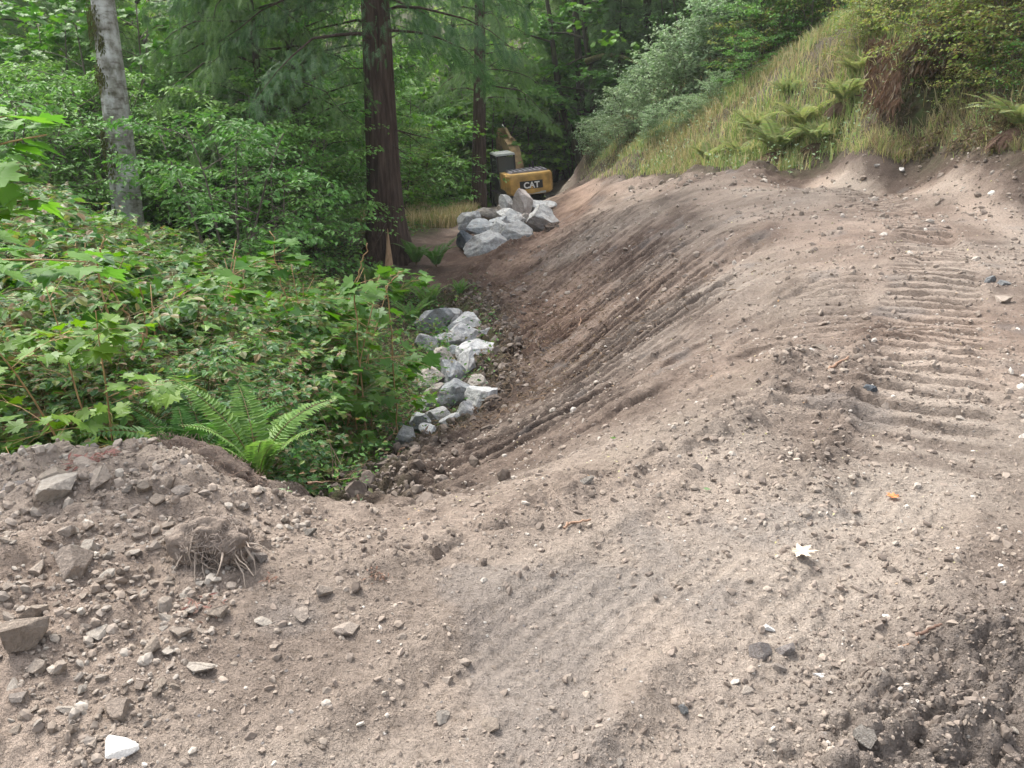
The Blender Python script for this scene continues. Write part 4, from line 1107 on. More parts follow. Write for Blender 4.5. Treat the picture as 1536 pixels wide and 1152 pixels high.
# mossy bough reaching right
rg = np.random.RandomState(9); x0, y0, z0 = at(880, 92, 49.5)
x1, y1, z1 = at(972, 104, 46)
mb = MB(); tt = np.linspace(0, 1, 9)[:, None]
P_ = np.array([x0, y0, z0]) * (1 - tt) + np.array([x1, y1, z1]) * tt; P_[:, 2] += .55 * np.sin(tt[:, 0] * 3.14) * (1 - .3 * tt[:, 0])
mt_root = [o for o in C.objects if o.name == 'maple_tree'][0]
mb.tube(P_ - np.array(mt_root.location), np.linspace(.16, .07, 9), 7)
link('bough', mb.mesh('bough', [noisy_mat('mossy_wood', (0.05, 0.045, 0.02), (0.13, 0.13, 0.045), 6, .95, .8)], True), mt_root)

slim = [(395, 34, .55, 'slender dark trunk left of the big cedar in the gap of light'), (427, 38, .5, 'second slender dark trunk just right of the first in the gap of light'),
        (487, 27, .62, 'crooked dark trunk close left of the big cedar'), (1265, 42, .45, 'thin pale stem standing on the skyline of the grassy hillside'), (455, 24, .5, 'low dark leaning trunk in shade left of the big cedar base')]
for k, (px, d, s, lab) in enumerate(slim):
    put('b', 'broadleaf_tree', K_broad[k % 3], px, d, s, k * 1.3, lab, 'tree')

# background wood: tall trees whose crowns shade the understory
rg = np.random.RandomState(77)
BT = []
cand = []
for _ in range(4000):
    d = 34 + 30 * rg.rand(); px = rg.uniform(-250, 1330); x = at(px, 300, d)[0]
    if 690 < px < 880 and d < 57: continue
    if 600 < px < 960 and d < 54: continue
    if px > 900 and d < 47 + (px - 900) * .02: continue
    if px < 620 and d < 27 and px > 60: continue
    if 120 < px < 230 and d < 34: continue
    if any(math.hypot(x - a, d - b_) < 4.0 + d * .03 for a, b_ in cand): continue
    cand.append((x, d)); BT.append((px, d, x))
    if len(BT) >= 38: break
for i, (px, d, x) in enumerate(BT):
    k = i % 3
    if rg.rand() < .32:
        put('c', 'conifer_tree', K_con[k], px, d, rg.uniform(.8, 1.15), rg.uniform(0, 6), 'conifer in the dense wood beyond the clearing', 'tree', 'conifers of the background wood', x=x)
    else:
        put('b', 'broadleaf_tree', K_broad[k], px, d, rg.uniform(.8, 1.2), rg.uniform(0, 6), 'broadleaf tree in the dense wood beyond the clearing', 'tree', 'broadleaf trees of the background wood', x=x)
# understory under them
UN = []
def understory(n, d0, d1, px0, px1, kinds, smin, smax, name, lab, grp, cat='shrub', sep=1.5, ban=None, seed=5):
    rg = np.random.RandomState(seed); c = 0; tries = 0; pts = []
    while c < n and tries < 6000:
        tries += 1
        d = math.sqrt(rg.uniform(d0 * d0, d1 * d1)); px = rg.uniform(px0, px1); x = at(px, 300, d)[0]
        if ban and ban(px, d): continue
        if any(math.hypot(x - a, d - b_) < sep for a, b_ in pts): continue
        pts.append((x, d)); c += 1
        put('u', name, kinds[rg.randint(len(kinds))], px, d, rg.uniform(smin, smax), rg.uniform(0, 6), lab, cat, grp, x=x, names=('stems', 'foliage'))
def ban1(px, d):
    if 625 < px < 905 and d < 52: return True
    if 470 < px < 900 and d < 34: return True
    if px > 880 and d < 47: return True
    return False
understory(30, 17, 25, -140, 470, K_vine, .8, 1.15, 'understory_shrub', 'small leaved grey green shrub in the shaded understory behind the brambles', 'shrubs of the shaded understory', sep=1.7, ban=lambda px, d: (40 < px < 300 and d < 22) or (px > 420 and d < 21), seed=5)
understory(34, 26, 42, -200, 700, K_vine + K_leafy, 1.0, 1.7, 'understory_shrub', 'leafy green bush among the tree trunks behind the big cedar', 'bushes among the tree trunks', sep=2.2, ban=ban1, seed=6)
understory(34, 42, 62, 560, 1120, K_leafy + K_vine, 1.2, 2.1, 'understory_shrub', 'broad leaved green bush at the far end of the dirt track', 'bushes at the far end of the track', sep=2.3, ban=ban1, seed=7)
understory(6, 24, 40, 150, 690, K_hem, .6, 1.0, 'hemlock_tree', 'young drooping hemlock growing in the shade of the wood', 'young hemlocks in the wood', 'tree', 3.0, lambda px, d: ban1(px, d) or 540 < px < 640, seed=8)
understory(6, 48, 66, 620, 1050, K_hem, .9, 1.4, 'hemlock_tree', 'pale green hemlock standing beyond the excavator', 'pale hemlocks beyond the excavator', 'tree', 3.0, ban1, seed=9)
# low hanging boughs near the top: hemlocks whose crowns cross the upper edge
understory(26, 58, 84, -100, 1250, K_lime, 1.0, 1.9, 'sunlit_tree', 'sunlit pale green tree glimpsed far off between the trunks', 'sunlit trees glimpsed between the trunks', 'tree', 3.5, None, seed=10)
understory(9, 30, 46, 330, 700, K_lime, .45, .8, 'sunlit_bush', 'sunlit yellowish bush in a gap between the trunks', 'sunlit bushes between the trunks', 'shrub', 2.5, ban1, seed=11)
put('h', 'hemlock_tree', conifer_mesh('hang_b', 162, 15, .30, 3.4, 60, 150, .34, .15, M_dkbark, ML_coniflt, .95), 845, 56, 1.0, 1.3, 'fresh green hemlock hanging its boughs right behind the excavator', 'tree')
put('h', 'hemlock_tree', conifer_mesh('hang_c', 163, 13, .28, 3.2, 50, 150, .30, .13, M_dkbark, ML_coniflt, .9), 415, 23.5, 1.0, 2.2, 'hemlock with feathery boughs at the top left of the big cedar', 'tree')

# ---- hillside shrubs on the right
def put_hit(kind, name, px, py, scale, rz, label, cat, group=None):
    x, y = hit(px, py); return put(None, name, kind, px, y, scale, rz, label, cat, group, x=x, names=('stems', 'foliage'))
HS = [(868, 244, .6), (885, 240, .75), (905, 238, .8), (930, 228, .95), (950, 220, 1.0), (968, 206, 1.1), (990, 192, 1.15), (1012, 178, 1.2), (1035, 162, 1.2), (1058, 146, 1.25), (1080, 128, 1.3), (1100, 112, 1.3), (1118, 92, 1.3), (975, 224, .5), (1020, 200, .5), (1070, 168, .5), (1045, 185, .4)]
for i, (px, py, s) in enumerate(HS):
    put_hit(K_silver[i % 3], 'silver_shrub', px, py, s, i * 1.1, 'silvery leaved shrub along the left edge of the grassy hillside', 'shrub', 'silvery shrubs on the hillside')
YS = [(1130, 110, 1.2), (1150, 95, 1.3), (1172, 80, 1.4), (1196, 66, 1.4), (1222, 52, 1.4), (1245, 36, 1.2), (1268, 22, .9), (1140, 70, 1.6), (1185, 45, 1.8), (1215, 30, 1.6), (1160, 60, 1.5), (1120, 135, .8)]
for i, (px, py, s) in enumerate(YS):
    put_hit((K_yel[i % 3], K_vine[i % 4], K_silver[i % 3])[(0, 1, 1)[i % 3]], 'hillside_shrub', px, py, s if i % 3 == 0 else s * .55, i * 1.7, 'green bush at the top of the grassy hillside near the skyline', 'shrub', 'bushes at the top of the hillside')
BS = [(1296, 80, .8), (1322, 48, .8), (1350, 38, .8), (1385, 34, .8), (1420, 44, .85), (1456, 82, .9), (1478, 120, .9), (1510, 118, .9), (1542, 124, .95), (1300, 60, .9), (1335, 30, 1.1), (1370, 20, 1.2), (1410, 22, 1.2), (1450, 40, 1.2), (1490, 60, 1.2), (1530, 70, 1.2), (1570, 90, 1.2), (1400, 0, 1.2), (1470, 10, 1.3), (1535, 20, 1.3), (1580, 40, 1.3), (1500, 165, .45), (1445, 150, .5)]
for i, (px, py, s) in enumerate(BS):
    put_hit((K_yel[0], K_small[0], K_yel[1], K_small[1], K_yel[2])[i % 5], 'bank_shrub', px, py, s, i * 2.1, 'yellow green shrub overhanging the dark bank at the upper right', 'shrub', 'shrubs overhanging the bank')

# curtain of dead fronds and roots hanging round the hollow
rg = np.random.RandomState(88)
for (x0p, x1p, y0p, y1p, n, lab) in ((1292, 1340, 85, 180, 1700, 'curtain of brown dead fronds hanging at the left side of the dark hollow'), (1340, 1450, 95, 120, 1400, 'ragged brown fringe hanging over the top of the dark hollow')):
    mb = MB(); P_ = []
    for _ in range(n):
        a, b_ = hit(rg.uniform(x0p, x1p), rg.uniform(y0p, y1p)); P_.append((a, b_ - rg.uniform(0, .35), bz(a, b_) + rg.uniform(.1, .5)))
    P_ = np.array(P_); p0 = P_.mean(0)
    D_ = rg.normal(0, .3, (n, 3)); D_[:, 2] -= 1
    leaves(mb, T_SLIM, P_ - p0, D_, rg.normal(0, 1, (n, 3)) + np.array([0, -1.5, 0]), rg.uniform(.06, .28, n))
    o = link('dead_frond_mat', mb.mesh('mat', [ML_brown]), None, tuple(p0)); tag(o, lab, 'dead fronds')

# ---- near shrubs on the left
NB = []
rg = np.random.RandomState(31)
def top_scale(px, py_top, d, hh):
    x, _, z = at(px, py_top, d); return max(.25, (z - gz(x, d)) / hh)
TOPS = [(-60, 190), (0, 245), (60, 285), (110, 340), (170, 330), (240, 335), (300, 380), (360, 375), (420, 375), (470, 395), (520, 420), (570, 430), (620, 450), (640, 470)]
def toppy(px, back): 
    p = np.array(TOPS); y = float(np.interp(px, p[:, 0], p[:, 1]))
    return y
rows = [(15.5, 12, 0), (13, 13, 15), (10.8, 13, 50), (9.0, 13, 90), (7.4, 12, 150), (6.3, 11, 215), (5.4, 9, 270)]
for ri, (d, n, dy) in enumerate(rows):
    pmax = {0: 520, 1: 500, 2: 480, 3: 450, 4: 410, 5: 370, 6: 330}[ri]
    for i in range(n):
        px = -60 + (pmax + 60) * (i + rg.uniform(.2, .8)) / n; dd = d + rg.uniform(-.6, .6)
        py = toppy(px, 0) + dy * rg.uniform(.3, 1.25) + (35 if px > 480 else 0)
        py = min(py, 640)
        small = px > 400 and rg.rand() < .6
        if small: kind, hh, nm, lab, grp = K_small[i % 3], .9, 'undergrowth_shrub', 'small leaved green undergrowth beside the pale boulders', 'small undergrowth by the boulders'
        elif rg.rand() < .30: kind, hh, nm, lab, grp = K_maple[i % 3], 2.2, 'maple_sapling', 'bright green maple sapling among the brambles on the left', 'maple saplings among the brambles'
        else: kind, hh, nm, lab, grp = K_bram[i % 4], 1.9, 'bramble_bush', 'leafy green bramble in the thicket on the left', 'brambles of the left thicket'
        s = top_scale(px, py, dd, hh * 1.02)
        s = min(s, 1.6)
        lim = (640, 610, 590, 560, 520, 480, 445)[ri] - .95 * s * (.6 if small else .95) * FPX / dd
        if px > lim: px = lim - rg.uniform(0, 60)
        put('n', nm, kind, px, dd, s, rg.uniform(0, 6), lab, 'shrub', grp, names=('stems', 'foliage'))
for i in range(30):                     # low undergrowth beside the boulders
    py = 470 + 300 * ((i + rg.rand()) / 30); px = 578 - 130 * rg.rand() ** 1.2 - (py - 470) * .16
    x, y = hit(px, py)
    if y < 6.5: continue
    put('n', 'undergrowth_shrub', K_small[i % 3], px, y, rg.uniform(.25, .5), rg.uniform(0, 6), 'small leaved green undergrowth beside the pale boulders', 'shrub', 'small undergrowth by the boulders', x=x, names=('stems', 'foliage'))
# saplings the photo singles out
for px, py, d, s_, lab in ((480, 378, 9.5, 1, 'big leaved maple sapling in front of the base of the big cedar'), (425, 362, 10.5, 1, 'tall maple sapling with pale undersides left of the big cedar base'),
                           (530, 404, 10.0, 1, 'maple sapling with jagged leaves reaching toward the upper boulders'), (250, 340, 8.0, 1, 'sapling with fresh leaves rising in front of the pale barked tree'),
                           (110, 385, 4.6, 1, 'large leaved sapling nearest the left edge of the photo')):
    put('n', 'maple_sapling', K_maple[int(px) % 3], px, d, top_scale(px, py, d, 2.25), px, lab, 'shrub', names=('stems', 'foliage'))
# bough of a bright maple leaning in from the left edge
rg = np.random.RandomState(12); wm = MB(); fm = MB()
for (px0, py0, px1, py1, d) in ((-170, 300, 70, 205, 3.5), (-170, 260, 20, 175, 3.7), (-170, 380, 60, 300, 3.6), (-160, 420, 130, 395, 3.9), (-170, 340, 10, 262, 3.4)):
    a = np.array(at(px0, py0, d + .3)); b_ = np.array(at(px1, py1, d)); tt = np.linspace(0, 1, 6)[:, None]
    P_ = a * (1 - tt) + b_ * tt; P_[:, 2] += .05 * np.sin(tt[:, 0] * 3)
    wm.tube(P_, np.linspace(.008, .003, 6), 5)
    twig_leaves(fm, None, T_MAPLE, P_, 26, .17, rg, .85, t0=.2)
bx, by = at(-170, 400, 3.9)[:2]; zb = gz(bx, by)
wm.tube(curve((bx, by, zb - .1), (0, 0, 1), 2.2, 8, rg, wig=.03), np.linspace(.025, .01, 8), 7)
root = link('maple_sapling', None, None, (bx, by, zb)); tag(root, 'bright yellow green maple bough reaching in from the left edge', 'shrub')
for nm_, mb_, m_ in (('stems', wm, M_stemor), ('foliage', fm, leaf_mat('fresh_maple_leaf', [(.13, .27, .045), (.18, .33, .06), (.10, .22, .045)], .5, .5))):
    o = link(nm_, mb_.mesh(nm_, [m_], nm_ == 'stems'), root); o.matrix_parent_inverse = Matrix.Translation((-bx, -by, -zb))
# ------------------------------------------------------------------ excavator
def build_excavator():
    x, y = 0.62, 47.0; z = bz(x, y) - 0.10
    root = link('excavator', None, None, (x, y, z)); root.rotation_euler = (R(1.5), R(-5.0), R(13))
    tag(root, 'yellow tracked excavator seen from behind on the far end of the dirt track', 'excavator')
    YEL = plain_mat('worn_yellow_paint', (0.50, 0.30, 0.085), .45, 0, .35, 2.5)
    RUST = plain_mat('dusty_yellow_arm', (0.40, 0.26, 0.13), .65, 0, .4, 3.5)
    BLK = plain_mat('black_paint', (0.018, 0.018, 0.02), .5)
    STL = plain_mat('dusty_steel', (0.13, 0.115, 0.10), .7, .2, .4, 5)
    PAL = plain_mat('pale_grey_panel', (0.42, 0.43, 0.42), .5)
    WHT = plain_mat('white_lettering', (0.82, 0.82, 0.80), .5, 0, .05)
    GRL = plain_mat('grey_hood', (0.20, 0.19, 0.22), .6)
    m, nt, b = new_mat('cab_glass'); b.inputs["Base Color"].default_value = (0.09, 0.10, 0.095, 1); b.inputs["Roughness"].default_value = .08; GL_ = m
    SLV = plain_mat('cylinder_rod', (0.6, 0.6, 0.6), .25, .8)
    def part(n, mb, mat, par=root, sm=False): return link(n, mb.mesh(n, [mat], sm), par)
    # tracks
    for sx in (-1, 1):
        out = [(1.75 * s + .42 * math.cos(a), .43 + .42 * math.sin(a)) for s, a0 in ((1, -90), (-1, 90)) for a in [math.radians(a0 + k * 22.5) for k in range(9)]]
        mb = MB(); n = len(out); o = np.array(out)
        V = np.concatenate([np.c_[np.full(n, sx * 1.0 - .28), o], np.c_[np.full(n, sx * 1.0 + .28), o]])
        c = [[sx * 1.0 - .28, 0, .43], [sx * 1.0 + .28, 0, .43]]
        V = np.concatenate([V, c])
        mb.add(V, [[(i + 1) % n, i, 2 * n] for i in range(n)] + [[n + i, n + (i + 1) % n, 2 * n + 1] for i in range(n)], [[i, (i + 1) % n, n + (i + 1) % n, n + i] for i in range(n)])
        tr = part('track', mb, STL)
        sh = MB(); per = 4 * 1.75 + 2 * math.pi * .44
        for k in range(44):
            s = k / 44 * per
            if s < 3.5: p = (-1.75 + s, .87, 0)
            elif s < 3.5 + math.pi * .44: a = (s - 3.5) / .44; p = (1.75 + .44 * math.sin(a), .43 + .44 * math.cos(a), -a)
            elif s < 7 + math.pi * .44: p = (1.75 - (s - 3.5 - math.pi * .44), -.01, 0)
            else: a = (s - 7 - math.pi * .44) / .44; p = (-1.75 - .44 * math.sin(a), .43 - .44 * math.cos(a), -a)
            sh.box((sx, p[0], p[1]), (.62, .07, .05), 0, 0, p[2])
        part('track_shoes', sh, STL, tr)
        wh = MB()
        for yy, r_ in ((-1.75, .33), (1.75, .33), (-.9, .14), (-.3, .14), (.3, .14), (.9, .14)):
            wh.tube([(sx * 1.30 - .03, yy, .43 if r_ > .2 else .18), (sx * 1.30 + .03, yy, .43 if r_ > .2 else .18)], r_, 14)
        part('rollers', wh, BLK, tr)
    mb = MB(); mb.box((0, 0, .55), (1.5, 2.2, .45)); mb.tube([(0, 0, .7), (0, 0, 1.02)], .6, 20); part('undercarriage', mb, BLK)
    mb = MB(); mb.box((0, .1, 1.10), (2.45, 3.4, .16)); part('deck', mb, BLK)
    # engine house and hood
    mb = MB(); mb.box((.02, -.75, 1.58), (2.4, 1.5, .82)); hb = part('engine_house', mb, YEL)
    mb = MB(); mb.box((.12, -.75, 2.04), (2.0, 1.35, .12), taper=.93); hd = part('hood', mb, GRL, hb)
    mb = MB()
    for k in range(7): mb.box((-.7 + k * .26, -.75, 2.112), (.1, 1.0, .02))
    part('grille', mb, BLK, hd)
    mb = MB(); mb.tube([(.55, -.5, 2.05), (.55, -.5, 2.42)], .055, 10); part('exhaust_pipe', mb, BLK, hb)
    # counterweight: curved back
    prof = [(-1.24, -1.45), (-1.22, -1.75), (-1.05, -1.98), (-.6, -2.1), (0, -2.14), (.6, -2.1), (1.05, -1.98), (1.22, -1.75), (1.24, -1.45)]
    n = len(prof); zs = [(.98, .90), (1.08, .985), (1.3, 1.0), (1.72, 1.0), (1.93, .985), (2.02, .93)]
    V = []
    for zz, s in zs:
        for a, b_ in prof: V.append((a * s, -1.45 + (b_ + 1.45) * s, zz))
    Q = [[k * n + i, k * n + (i + 1) % n, (k + 1) * n + (i + 1) % n, (k + 1) * n + i] for k in range(len(zs) - 1) for i in range(n)]
    V = np.array(V); T = []
    V = np.concatenate([V, [[0, -1.5, .98], [0, -1.5, 2.02]]]); e = len(V)
    T = [[(i + 1) % n, i, e - 2] for i in range(n)] + [[(len(zs) - 1) * n + i, (len(zs) - 1) * n + (i + 1) % n, e - 1] for i in range(n)]
    mb = MB(); mb.add(V, T, Q); cw_ = part('counterweight', mb, YEL, root, False)
    mb = MB()
    pp = [p for p in prof if abs(p[0]) < .7]
    V = [];
    for zz in (1.28, 1.68):
        for a, b_ in pp: V.append((a, b_ - .012, zz))
    k_ = len(pp); mb.add(np.array(V), None, [[i, i + 1, k_ + i + 1, k_ + i] for i in range(k_ - 1)])
    part('black_band', mb, BLK, cw_)
    mb = MB(); mb.box((0, -1.93, 1.06), (1.5, .34, .10)); part('bumper', mb, PAL, cw_)
    # lettering
    cu = bpy.data.curves.new('lettering', 'FONT'); cu.body = 'CAT'; cu.size = .42; cu.extrude = .01; cu.offset = .012; cu.align_x = 'CENTER'; cu.space_character = 1.0
    to = bpy.data.objects.new('lettering_tmp', cu); C.objects.link(to); bpy.context.view_layer.update()
    me = bpy.data.meshes.new_from_object(to.evaluated_get(bpy.context.evaluated_depsgraph_get())); bpy.data.objects.remove(to)
    me.materials.clear(); me.materials.append(WHT)
    lo = link('lettering', me, cw_, (0, -2.165, 1.33), (R(90), 0, 0))
    mb = MB(); mb.add(np.array([(-.085, -2.178, 1.30), (.085, -2.178, 1.30), (0, -2.178, 1.44)]), [[0, 1, 2]]); part('triangle_mark', mb, YEL, cw_)
    # cab
    mb = MB()
    for sx in (-1.22, -.32):
        for yy, ry in ((-.02, 0), (1.55, 0)):
            mb.box((sx, yy, 2.0), (.09, .10, 1.66))
    mb.box((-.77, .77, 1.22), (.98, 1.7, .14)); mb.box((-.77, -.02, 1.55), (.9, .07, .55)); mb.box((-1.22, .77, 1.5), (.06, 1.5, .5)); mb.box((-.32, .77, 1.5), (.06, 1.5, .5))
    cab = part('cab', mb, BLK)
    mb = MB(); mb.box((-.77, .77, 2.87), (1.02, 1.72, .10), taper=.95); part('cab_roof', mb, PAL, cab)
    mb = MB(); mb.box((-.77, -.01, 2.28), (.82, .02, .92)); part('rear_window', mb, GL_, cab)
    mb = MB(); mb.box((-1.21, .77, 2.25), (.02, 1.45, .95)); part('side_window', mb, GL_, cab)
    mb = MB(); mb.box((-.77, 1.56, 2.1), (.82, .02, 1.3)); part('front_window', mb, GL_, cab)
    mb = MB(); mb.box((-.77, .7, 1.62), (.5, .5, .6), taper=.8); part('seat', mb, BLK, cab)
    # tool box on the right and handrail
    mb = MB(); mb.box((.85, .75, 1.45), (.75, 1.2, .55)); part('tool_box', mb, YEL)
    mb = MB(); mb.tube([(1.15, 1.3, 1.7), (1.15, 1.3, 2.1), (1.15, .2, 2.1), (1.15, .2, 1.7)], .02, 6); part('handrail', mb, BLK)
    # boom: curved box section
    def arm(n_, pts, w, hts, mat, x0=.12):
        P = np.array(pts, float); tn = np.gradient(P, axis=0); tn /= np.linalg.norm(tn, axis=1)[:, None]; nr = np.c_[-tn[:, 1], tn[:, 0]]
        h = np.array(hts)[:, None] / 2; A = P + nr * h; B = P - nr * h; k = len(P); V = []
        for sx in (-w / 2, w / 2): V += [(x0 + sx, a[0], a[1]) for a in A] + [(x0 + sx, b[0], b[1]) for b in B]
        Q = []
        for i in range(k - 1):
            a, b_, c, d = i, i + 1, k + i + 1, k + i
            Q += [[a, b_, c, d], [2 * k + d, 2 * k + c, 2 * k + b_, 2 * k + a], [a, 2 * k + a, 2 * k + b_, b_], [d, c, 2 * k + c, 2 * k + d]]
        Q += [[0, k, 3 * k, 2 * k], [k - 1, 3 * k - 1, 4 * k - 1, 2 * k - 1]]
        mb = MB(); mb.add(np.array(V), None, Q); return part(n_, mb, mat)
    bm = arm('boom', [(.9, 1.45), (1.4, 2.15), (1.95, 2.75), (2.7, 3.05), (3.6, 3.25), (4.7, 3.3)], .58, [.45, .65, .78, .7, .5, .36], RUST)
    st = arm('stick', [(4.3, 3.8), (4.75, 3.3), (4.95, 2.9), (5.15, 2.1), (5.3, 1.5)], .5, [.3, .6, .55, .45, .3], RUST)
    for sx in (-.3, .54):
        mb = MB(); mb.tube([(sx, 1.35, 1.35), (sx, 1.95, 2.15)], .085, 10); part('boom_cylinder', mb, BLK)
        mb = MB(); mb.tube([(sx, 1.95, 2.15), (sx, 2.4, 2.85)], .045, 10); part('cylinder_rod', mb, SLV)
    mb = MB(); mb.tube([(.12, 2.2, 3.4), (.12, 3.4, 3.9)], .085, 10); part('stick_cylinder', mb, RUST)
    mb = MB(); mb.tube([(.12, 3.4, 3.9), (.12, 4.3, 4.1)], .045, 10); part('cylinder_rod', mb, SLV)
    # bucket
    out = [(5.2, 1.55), (5.55, 1.35), (5.6, .8), (5.2, .35), (4.65, .3), (4.45, .5), (4.9, .75), (5.05, 1.15)]
    V = np.array([(sx, a, b_) for sx in (-.38, .62) for a, b_ in out]); k = len(out)
    mb = MB(); mb.add(np.concatenate([V, [[-.38, 5.2, .85], [.62, 5.2, .85]]]), [[i, (i + 1) % k, 2 * k] for i in range(k)] + [[k + (i + 1) % k, k + i, 2 * k + 1] for i in range(k)], [[i, k + i, k + (i + 1) % k, (i + 1) % k] for i in range(k)])
    bk = part('bucket', mb, STL)
    mb = MB()
    for i in range(5): mb.box((-.3 + i * .21, 4.42, .42), (.07, .24, .06), 0, 0, .5)
    part('bucket_teeth', mb, STL, bk)
    return root
build_excavator()

# ------------------------------------------------------------------ ferns
def fern_mesh(nm, seed, nf, L, mat, up=1.0, a0=0, a1=6.28, droop=1.0):
    rg = np.random.RandomState(seed); fm = MB(); wm = MB()
    for i in range(nf):
        az = a0 + (a1 - a0) * (i + rg.rand() * .7) / nf; l = L * rg.uniform(.7, 1.1)
        P = curve((0, 0, 0), (math.cos(az) * .55, math.sin(az) * .55, up * rg.uniform(.7, 1.3)), l, 12, rg, (math.cos(az) * .4, math.sin(az) * .4, -droop * rg.uniform(.7, 1.4)), .02)
        wm.tube(P, np.linspace(.005, .0015, 12) * L, 4, False)
        n = 34; t = np.linspace(.12, .995, n); Q, D = along_curve(P, t); D /= np.linalg.norm(D, axis=1)[:, None]
        side = np.cross(D, [0, 0, 1.0]) ; side /= np.linalg.norm(side, axis=1)[:, None] + 1e-6
        nr = np.cross(side, D)
        ln = l * .15 * np.sin(np.pi * (.16 + .82 * t)) ** .8 + .006
        for s in (1, -1):
            leaves(fm, T_SLIM, Q, side * s + D * .22 + rg.normal(0, .05, (n, 3)) + nr * .05, nr, ln * 1.05)
    return wm.mesh(nm + '_ribs', [M_stem], True), fm.mesh(nm, [mat])
F_near = [fern_mesh('fern%d' % k, 200 + k, 9, 1.0, ML_fern, 1.5, droop=1.1) for k in range(2)]
F_old = [fern_mesh('oldfern%d' % k, 210 + k, 15, 1.1, ML_fernold, .75, droop=1.0) for k in range(2)]
F_skirt = fern_mesh('skirt', 220, 44, .65, ML_brown, -.1, droop=1.7)
def fern(px, py, s, k, lab, old=False, skirt=False, group=None, d=None, dz=0.0):
    x, y = hit(px, py) if d is None else at(px, py, d)[:2]
    z = gz(x, y) + dz
    root = link('sword_fern', None, None, (x, y, z), (0, 0, k * 1.9), (s,) * 3); tag(root, lab, 'fern', group)
    a, b_ = (F_old if old else F_near)[k % 2]
    link('ribs', a, root, (0, 0, .12 if skirt else 0)); link('fronds', b_, root, (0, 0, .12 if skirt else 0))
    if skirt: link('dead_fronds', F_skirt[1], root, (0, 0, .15))
fern(318, 700, .85, 0, 'bright sword fern with tall upright fronds just behind the heap crest', d=4.6, dz=.12)
fern(392, 760, .62, 1, 'sword fern with yellowish fronds beside the dark clump of rooty soil', d=3.95, dz=.0)
fern(283, 690, .5, 1, 'low sword fern arching left just behind the top of the heap', d=4.2, dz=.05)
HF = [(1165, 232, 1.3, 1, 'largest sword fern on the bank edge with a thick skirt of brown dead fronds'), (1108, 236, .9, 1, 'sword fern just left of the largest one on the bank edge'),
      (1062, 247, .85, 1, 'sword fern hanging over reddish soil at the left end of the bank'), (1225, 222, .9, 1, 'sword fern just right of the largest one on the bank edge'),
      (1205, 180, 1.1, 0, 'arching sword fern above the largest one on the bank'), (1130, 195, .9, 0, 'yellowing sword fern on the grass above the bank edge'),
      (1265, 165, 1.0, 1, 'sword fern under the dark bush at the left edge of the hollow'), (1290, 110, 1.0, 0, 'pale arching fern at the upper left of the hollow'),
      (1180, 140, .7, 0, 'small fern high on the grassy slope'), (1530, 195, 1.0, 1, 'brown skirted fern at the right edge of the photo under the bank')]
for i, (px, py, s, sk, lab) in enumerate(HF): fern(px, py, s, i, lab, True, bool(sk))
for i, (px, d, s) in enumerate(((560, 20, 1.0), (600, 19.5, .8), (640, 19, .9), (655, 22.5, 1.0), (615, 17.5, .8), (625, 23, 1.0), (480, 16, .9), (430, 18, 1.0), (690, 19.5, .5))):
    fern(px, 420, s, i, 'dark green fern growing below the big cedar', False, False, 'ferns below the big cedar', d=d)

# ------------------------------------------------------------------ grass, ground cover, brush
def scatter_blades(name, X, Y, H, mat, seed, lean=.5, w=.012, lab='', cat='grass'):
    rg = np.random.RandomState(seed); n = len(X); Z = ground_z(X, Y) - .02
    a = rg.uniform(0, 6.28, n); ln = rg.uniform(0, lean, n) * H
    b = rg.uniform(0, 6.28, n); wx, wy = np.cos(b) * w * (H / .3), np.sin(b) * w * (H / .3)
    p0 = np.stack([X, Y, Z], -1); sd = np.stack([wx, wy, 0 * wx], -1)
    p1 = p0 + np.stack([np.cos(a) * ln * .35, np.sin(a) * ln * .35, H * .6], -1)
    p2 = p0 + np.stack([np.cos(a) * ln, np.sin(a) * ln, H * (1 - .35 * ln / (H + 1e-6))], -1)
    V = np.stack([p0 - sd, p0 + sd, p1 + sd * .7, p1 - sd * .7, p2], 1).reshape(-1, 3)
    i = np.arange(n)[:, None] * 5
    mb = MB(); mb.add(V, (i + np.array([[3, 2, 4]])), (i + np.array([[0, 1, 2, 3]])))
    o = link(name, mb.mesh(name, [mat])); tag(o, lab, cat, kind='stuff'); return o
rg = np.random.RandomState(61)
n = 190000
az = np.radians(rg.uniform(2, 37, n)); r = np.sqrt(rg.uniform(11 ** 2, 46 ** 2, n)); X, Y = np.sin(az) * r, np.cos(az) * r
db, _, _ = line_dist(X, Y, BANK)
dens_ = smooth(-.35, .1, fbm(X * .6, Y * .6, 310, 3)) * smooth(0.15, .9, db)
k = poly_mask(X, Y, HILLP) & (rg.rand(n) < .25 + .75 * dens_) & (rg.rand(n) < np.clip(db / .6, 0.15, 1))
X, Y = X[k], Y[k]; H = rg.uniform(.14, .55, len(X)) * (1 + .5 * fbm(X * .8, Y * .8, 311, 2))
dr = (fbm(X * .7, Y * .7, 312, 3) > 0.06) | ((X > 7.6) & (Y < 19) & (rg.rand(len(X)) < .7))
scatter_blades('hill_grass', X[~dr], Y[~dr], H[~dr], ML_grass, 62, .8, .009, 'long green and straw coloured grass covering the right hillside')
scatter_blades('dry_grass', X[dr], Y[dr], H[dr] * .9, ML_straw, 63, 1.2, .008, 'dry bleached grass in patches on the right hillside')
